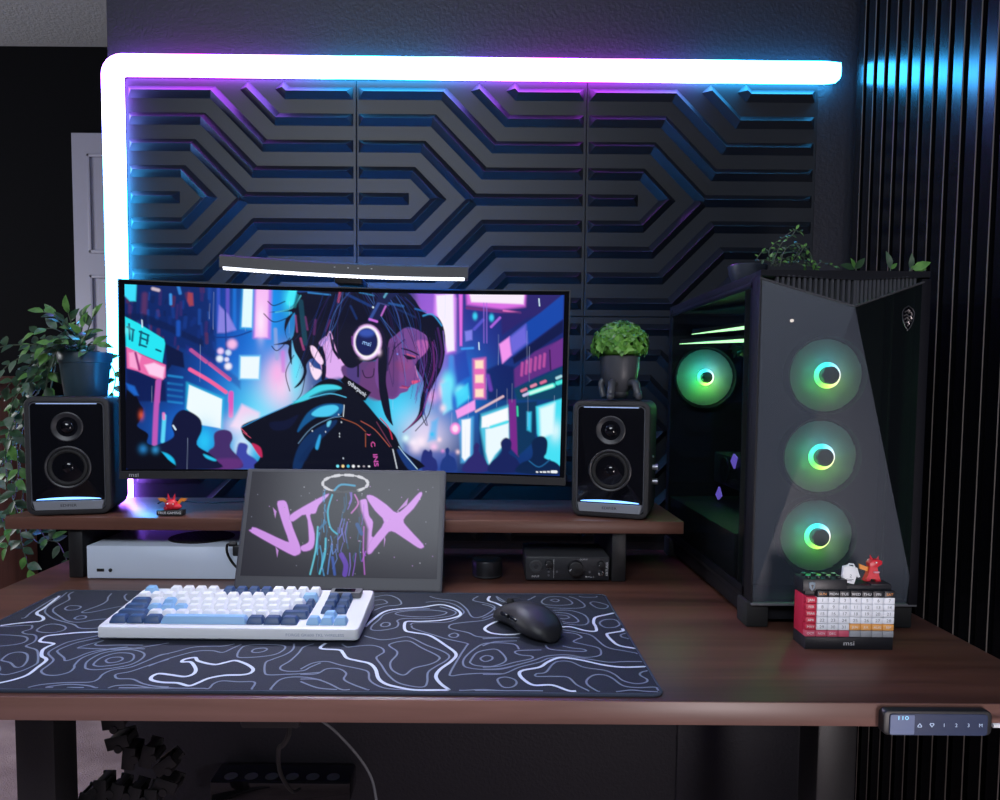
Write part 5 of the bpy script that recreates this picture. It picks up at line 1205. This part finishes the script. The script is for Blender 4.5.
# ================================================================ leaves and plants
def leafmat(name, c1, c2):
    m = mat(name, c1, .42, spec=.4, sub=(c2, 70.)); return m
leafmat('leaf_dark', (.020, .050, .022), (.035, .085, .035)); leafmat('leaf_fresh', (.06, .17, .035), (.13, .30, .07)); leafmat('leaf_pale', (.13, .17, .13), (.05, .12, .06))
mat('stem_green', (.05, .07, .04), .6); mat('soil', (.006, .005, .004), .95, bump=(300, 1.))
def leaf(b, p, d, up, ln, wd, m, fold=.25, droop=.25):
    d = Vector(d).normalized(); s = d.cross(Vector(up))
    if s.length < 1e-3: s = d.cross(Vector((1, .1, 0)))
    s.normalize(); n = s.cross(d).normalized(); p = Vector(p)
    rows = []
    for t, w in ((0, .06), (.15, .62), (.38, 1.), (.65, .80), (.87, .36), (1., .03)):
        c = p + d * (ln * t) - n * (droop * ln * t * t)
        rows += [c - s * (w * wd / 2) + n * (fold * w * wd / 2), c, c + s * (w * wd / 2) + n * (fold * w * wd / 2)]
    fs = []
    for i in range(5):
        for j in range(2): a = 3 * i + j; fs.append((a, a + 1, a + 4, a + 3))
    b.mesh([tuple(v) for v in rows], fs, m)
def vine(bs, bl, pts, rnd, step=.016, ln=(.020, .028), r=.0011, k=8, fresh=.3):
    P_ = spline(pts, k); bs.tube(P_, r, 6)
    acc = 0; side = 1
    for i in range(1, len(P_)):
        a, c = Vector(P_[i - 1]), Vector(P_[i]); acc += (c - a).length
        if acc > step:
            acc = 0; side = -side; d = (c - a).normalized()
            out = d.cross(Vector((0, -.6, .8))) * side + d * .5 + Vector((rnd.uniform(-.35, .35), rnd.uniform(-.6, .1), rnd.uniform(-.25, .4)))
            l_ = rnd.uniform(*ln)
            leaf(bl, c, out, Vector((rnd.uniform(-.3, .3), -.75, .6)), l_, l_ * rnd.uniform(.48, .62), 1 if rnd.random() < fresh else (2 if rnd.random() < .3 else 0), .25, rnd.uniform(.0, .4))
    leaf(bl, P_[-1], Vector(P_[-1]) - Vector(P_[-3]), Vector((0, -.7, .7)), ln[1], ln[1] * .5, 1)
LM = ['leaf_dark', 'leaf_fresh', 'leaf_pale']
# trailing plant in its pot on the left speaker
vp = thing('trailing_plant', 'leafy trailing plant in a dark pot, spilling from the left speaker down past the shelf', 'plant', (-.7330, 1.3400, 1.0690))
b = MB(); b.lathe([(.0001, .0), (.0345, 0), (.0360, .002), (.0425, .0600), (.0432, .0612), (.0452, .0620), (.0468, .0790), (.0460, .0805), (.0425, .0800), (.0420, .066), (.0001, .066)], 40); b.build('pot', mat('pot_slate', (.030, .055, .075), .34), vp)
b = MB(); b.lathe([(.0001, .0), (.041, 0), (.040, .010), (.026, .017), (.0001, .020)], 24, 0, T(0, 0, .062)); b.build('soil', 'soil', vp)
rnd = random.Random(21); bs, bl = MB(), MB()
def W2(u, v, Y): # a spot in the room given as photo column/row at depth Y, relative to the plant
    return ((u - 480) / 720. * Y + .7330, Y - 1.340, 1.095 - (v - 385 + .0073 * (480 - u)) / 720. * Y - 1.069)
base = (0, 0, .075)
for tip, mid in (((46, 313), (66, 322)), ((70, 312), (74, 326)), ((84, 316), (80, 330)), ((95, 318), (88, 334)), ((36, 334), (58, 330)), ((93, 334), (86, 340)), ((58, 318), (70, 334)), ((98, 345), (90, 346)), ((30, 350), (54, 338)), ((55, 344), (66, 343)), ((84, 328), (82, 340))):
    Y = rnd.uniform(1.27, 1.35); vine(bs, bl, [(rnd.uniform(-.015, .015), rnd.uniform(-.012, .012), .076), W2(*mid, Y), W2(*tip, Y - .01)], rnd, .0135, (.021, .029), .0010, 8, .4)
for pth, Y in ((((60, 342), (35, 345), (8, 346), (-8, 352)), 1.27), (((56, 344), (40, 352), (22, 358), (6, 368), (-2, 380)), 1.26), (((58, 346), (40, 362), (28, 380), (16, 398), (8, 420), (10, 445)), 1.27), (((58, 346), (44, 356), (34, 378), (24, 396), (14, 430), (16, 470), (10, 505)), 1.31),
               (((60, 346), (46, 366), (40, 390), (20, 410), (6, 440), (4, 480), (12, 510), (6, 530)), 1.34), (((62, 348), (50, 370), (46, 392)), 1.30), (((58, 346), (42, 360), (30, 396), (18, 450), (20, 490), (16, 530), (20, 556), (24, 572)), 1.36),
               (((60, 347), (48, 372), (34, 392), (14, 420), (2, 455), (-6, 500), (4, 540), (2, 550)), 1.38), (((62, 348), (50, 366), (38, 374), (20, 384), (12, 402)), 1.29), (((62, 350), (54, 376), (50, 394)), 1.33), (((58, 348), (30, 366), (10, 384), (-6, 410)), 1.30), (((60, 348), (36, 370), (22, 402), (8, 470), (16, 520), (34, 545), (48, 540)), 1.42),
               (((100, 352), (112, 366), (116, 378), (113, 392)), 1.36), (((20, 500), (40, 538), (54, 545), (62, 562)), 1.42)):
    st = [(rnd.uniform(-.02, .01), rnd.uniform(-.012, .012), .078)] if pth[0][0] > 50 else []
    vine(bs, bl, st + [W2(u, v, Y) for u, v in pth], rnd, .0122, (.021, .030), .0011, 7, .24)
bs.build('stems', 'stem_green', vp); bl.build('foliage', LM, vp, smooth=50)

# seated-figure planter with a clipped green bush
sf = thing('figure_planter', 'grey planter shaped like a seated figure, with a round green bush, on the right speaker', 'planter', (.2515, 1.3050, 1.0702))
mat('planter_grey', (.055, .058, .068), .40)
b = MB(); b.lathe([(.0001, .010), (.012, .010), (.0245, .0225), (.0320, .041), (.0347, .059), (.0352, .0770), (.0340, .0785), (.0320, .0775), (.0315, .068), (.0001, .066)], 40); b.sphere((0, -.002, .0125), .0125, 0, None, 18, (1.25, 1.1, 1.)); b.build('bowl_body', 'planter_grey', sf)
for s in (-1, 1):
    b = MB(); b.tube(spline([(s * .013, -.022, .029), (s * .0195, -.035, .0300), (s * .0225, -.043, .018), (s * .0245, -.046, .0065)], 5), [.0052, .0060, .0064, .0066, .0067, .0067, .0067, .0067, .0067, .0066, .0066, .0066, .0066, .0066, .0064, .0060], 14); b.sphere((s * .0245, -.048, .0066), .0066, 0, None, 12, (1, 1.25, 1)); b.build('leg', 'planter_grey', sf)
    b = MB(); b.tube(spline([(s * .024, .004, .040), (s * .0325, .004, .030), (s * .0320, -.002, .016), (s * .029, -.004, .0055)], 5), .0050, 12); b.build('arm', 'planter_grey', sf)
b = MB(); b.lathe([(.0001, .066), (.031, .066), (.029, .072), (.0001, .080)], 24); b.build('soil', 'soil', sf)
leafmat('bush_green', (.055, .19, .022), (.12, .33, .045)); leafmat('bush_light', (.22, .48, .10), (.14, .36, .06))
rb = random.Random(5); b = MB(); b.sphere((0, 0, .098), .030, 0, None, 18, (1.2, 1.2, .95))
for i in range(300):
    z = rb.uniform(-.30, 1); a = rb.uniform(0, 2 * math.pi); q = math.sqrt(max(0, 1 - z * z)); n = Vector((q * math.cos(a), q * math.sin(a), z))
    p = Vector((n.x * .046, n.y * .046, .096 + n.z * .040)) * 1.0; p = Vector((p.x * rb.uniform(.88, 1.06), p.y * rb.uniform(.88, 1.06), p.z))
    t1 = n.cross(Vector((.2, .1, 1))).normalized(); t2 = n.cross(t1)
    for k in range(4):
        g = R(90 * k + rb.uniform(-20, 20)); d = t1 * math.cos(g) + t2 * math.sin(g) + n * rb.uniform(.15, 1.2)
        leaf(b, p, d, n, rb.uniform(.0085, .0125), .0085, 1 if rb.random() < .4 else 0, .2, .3)
b.build('bush', ['bush_green', 'bush_light'], sf, smooth=60)

# shallow dark dish and curling vines on the computer case
ds = thing('shallow_dish', 'shallow dark round dish on the left top edge of the computer case', 'dish', (.4205, 1.150, 1.2573))
b = MB(); b.lathe([(.0001, .0), (.0200, 0), (.0215, .002), (.0285, .0160), (.0300, .0270), (.0290, .0285), (.0275, .0270), (.0255, .018), (.0001, .016)], 36); b.build('bowl', mat('dish_dark', (.030, .036, .052), .4), ds)
b = MB(); b.lathe([(.0001, .0165), (.026, .0165), (.024, .022), (.0001, .024)], 20); b.build('gravel', 'soil', ds)
st = thing('string_plant', 'wiry tangle of thin green vines lying on top of the computer case', 'plant', (.4650, 1.105, 1.2573))
bs, bl = MB(), MB(); rv = random.Random(9)
def W3(u, v, Y=1.10): return ((u - 480) / 720. * Y - .465, Y - 1.105, 1.095 - (v - 385 + .0073 * (480 - u)) / 720. * Y - 1.2573)
for pth in (((770, 268), (764, 256), (768, 247), (778, 240), (788, 233), (794, 235)), ((772, 268), (762, 262), (752, 262), (757, 254)), ((775, 268), (780, 252), (792, 246), (804, 254), (808, 266)), ((772, 268), (768, 254), (784, 250), (798, 258), (800, 268)), ((780, 268), (776, 258), (790, 254), (802, 264)),
            ((768, 266), (776, 246), (786, 238), (790, 232)), ((785, 268), (796, 250), (806, 260), (810, 268)), ((770, 268), (782, 262), (796, 266), (806, 268)), ((766, 268), (774, 260), (788, 264), (798, 250)), ((770, 264), (790, 258), (806, 262), (812, 270)), ((812, 268), (816, 264), (826, 267), (830, 268))):
    Y = rv.uniform(1.08, 1.13); vine(bs, bl, [W3(u, v, Y) for u, v in pth], rv, .0062, (.006, .009), .0007, 7, .3)
bs.build('stems', 'stem_green', st); bl.build('foliage', LM, st, smooth=50)
for i, (u, lean, hs) in enumerate(((850, -.3, (.022, .016, .02)), (884, .25, (.026, .012)), (903, .5, (.022, .010)), (904, 1.0, (.026, .020)))):
    Y = 1.045; x = (u - 480) / 720. * Y - .0
    sg = thing('leaf_sprig', ('three short dark leaves behind the middle of the computer case top', 'upright pale leaf pair behind the case top, left of the slanted leaf',
                              'single slanted pale leaf behind the case top, second leaf from the right', 'flat bright green leaf at the right corner of the case top')[i], 'leaves', (x, Y, 1.2573), 0, 'leaf sprigs on the computer case')
    bs, bl = MB(), MB(); bs.tube([(0, 0, 0), (.001, 0, .006), (lean * .004, 0, .010)], .0009, 6)
    for k, h in enumerate(hs):
        an = lean + (k - (len(hs) - 1) / 2.) * .9
        leaf(bl, (lean * .003, 0, .008), (math.sin(an), -.15, math.cos(an) * (.75 if i != 3 else .25)), (.3, -1, .3), h, h * .5, (0, 2, 2, 1)[i] if k != 1 else 1, .15, .15)
    bs.build('stem', 'stem_green', sg); bl.build('foliage', LM, sg, smooth=50)
# green moss inside the case
mo = MB(); rm = random.Random(3); mo.sphere((0, 0, .022), .024, 0, None, 14, (1.1, .8, .9))
for i in range(260):
    a = rm.uniform(0, 6.283); z = rm.uniform(-.5, 1); q = math.sqrt(1 - z * z); n = Vector((q * math.cos(a), q * math.sin(a), z))
    leaf(mo, Vector((n.x * .028, n.y * .020, .022 + n.z * .022)), n + Vector((rm.uniform(-.7, .7), rm.uniform(-.7, .7), rm.uniform(-.7, .7))), (0, -.6, .8), rm.uniform(.008, .013), .005, 0)
ob = mo.build('moss_tuft', ['leaf_dark'], None); ob.location = (.520, 1.40, 1.150); tag(ob, 'dark green moss tuft behind the glass, right above the rear case fan', 'moss')

# ================================================================ below the desk
cc = thing('cable_spine', 'black jointed plastic cable spine hanging under the left part of the desk', 'cable guide', (-.60, 1.2, .45))
path = spline([(-.015, 0, .27), (-.018, 0, .15), (-.016, 0, .07), (.000, 0, .012), (.040, 0, .012), (.072, .004, -.015), (.055, 0, -.062), (.005, -.01, -.052), (-.045, -.01, -.045), (-.060, 0, -.09), (-.05, 0, -.15)], 4)
lk = None; acc = 0; link_i = 0
for i in range(1, len(path) - 1):
    a, c, d = Vector(path[i - 1]), Vector(path[i]), Vector(path[i + 1]); acc += (c - a).length
    if acc < .027: continue
    acc = 0; ang = math.atan2((d - a).z, (d - a).x)
    if lk is None:
        b = MB(); b.box((0, -.014, 0), (.019, .003, .034), .001); b.box((0, .014, 0), (.019, .003, .034), .001); b.box((0, 0, .0155), (.010, .031, .003), .001); b.box((0, 0, -.0155), (.010, .031, .003), .001); b.cyl((.0095, 0, 0), .006, .034, 'Y', 12); b.box((-.006, 0, 0), (.006, .022, .020), .001)
        for v in b.bm.verts: v.co *= 1.15
        o = lk = b.build('link', 'black_plastic', cc)
    else: o = lk.copy(); COL.objects.link(o)
    o.location = c; o.rotation_euler = (0, -ang, 0)
b = MB(); b.box((-.015, 0, .2675), (.05, .04, .008), .002); b.build('top_mount', 'black_plastic', cc)
ps_ = thing('power_strip', 'long flat black box fixed to the wall low under the desk', 'power strip', (-.420, 1.50, .228))
b = MB(); b.box((0, .02, 0), (.30, .075, .046), .006); b.build('housing', 'gloss_black', ps_)
b = MB()
for i in range(6): b.cyl((-.11 + i * .044, .0, .0234), .014, .001, 'Z', 16)
b.build('sockets', 'rubber', ps_)
pb = thing('power_adapter', 'small black power adapter under the front of the desk top', 'power adapter', (-.263, .915, .6575))
b = MB(); b.box((0, 0, .032), (.076, .06, .0628), .005); b.build('block', 'black_plastic', pb)
b = MB(); b.tube(spline([(.018, -.005, .002), (.016, .0, -.02), (-.005, .05, -.06), (-.04, .15, -.12), (-.08, .3, -.24), (-.10, .45, -.36), (-.11, .545, -.41)], 6), .0035, 8); b.build('lead', 'rubber', pb)
gcab = MB(); gcab.tube(spline([(-.300, 1.1, .7210), (-.285, 1.1, .62), (-.26, 1.1, .58), (-.2215, 1.1, .548), (-.180, 1.1, .499), (-.162, 1.1, .455), (-.158, 1.1, .38), (-.17, 1.12, .2), (-.20, 1.15, .05), (-.26, 1.2, .004), (-.40, 1.3, .004)], 8), .0021, 8)
tag(gcab.build('grey_cable', mat('cable_grey', (.16, .17, .19), .5)), 'thin grey cable hanging in an arc under the middle of the desk', 'cable')
sc_ = MB(); sc_.tube(spline([(-.6120, 1.36, .8650), (-.612, 1.395, .866), (-.58, 1.40, .863), (-.53, 1.38, .8632), (-.46, 1.40, .8632), (-.40, 1.43, .8632)], 6), .0014, 6)
tag(sc_.build('speaker_cable', 'rubber'), 'thin dark cable lying on the shelf behind the little red toy', 'cable')
# ================================================================ camera and light
cd = bpy.data.cameras.new('camera'); cam = bpy.data.objects.new('camera', cd); COL.objects.link(cam)
cd.sensor_width = 36.; cd.lens = 720 * 36 / 1000.; cd.clip_start = .01
cd.shift_x = .020; cd.shift_y = .028
cam.matrix_world = T(0, 0, 1.095) @ RX(90) @ Matrix.Rotation(-math.atan(.06), 4, 'X') @ Matrix.Rotation(.0073, 4, 'Z')
SC.camera = cam
def area(name, loc, target, size, power, col, sy=None):
    l = bpy.data.lights.new(name, 'AREA'); l.energy = power; l.color = col; l.size = size
    if sy: l.shape = 'RECTANGLE'; l.size_y = sy
    o = bpy.data.objects.new(name, l); COL.objects.link(o); o.location = loc
    o.rotation_euler = (Vector(target) - Vector(loc)).to_track_quat('-Z', 'Y').to_euler(); return o
area('overhead_fill', (-.5, -.75, 2.38), (-.1, 1.1, .8), 1.3, 55., (.84, .91, 1.0), 1.0)  # daylight fill added overhead, kept high to stay out of glossy reflections
area('side_lamp', (.78, -.12, .56), (.42, .90, .83), .35, 10.5, (1., .90, .93))
lz = area('desk_lamp_output', (-.239, 1.2655, 1.280), (-.26, .93, .75), .40, 2.2, (.96, .97, 1.), .006); lz.data.spread = R(150)
area('hall_window', (-3.1, 1.6, 1.3), (-1.2, 2.4, .7), .9, 34., (.93, .95, 1.))
w = bpy.data.worlds.new('world'); SC.world = w; w.use_nodes = True
w.node_tree.nodes['Background'].inputs['Color'].default_value = (.35, .42, .6, 1)
w.node_tree.nodes['Background'].inputs['Strength'].default_value = .06
SC.view_settings.view_transform = 'Standard'; SC.view_settings.look = 'None'
SC.view_settings.exposure = 0.; SC.view_settings.gamma = 1.; SC.view_settings.use_curve_mapping = False
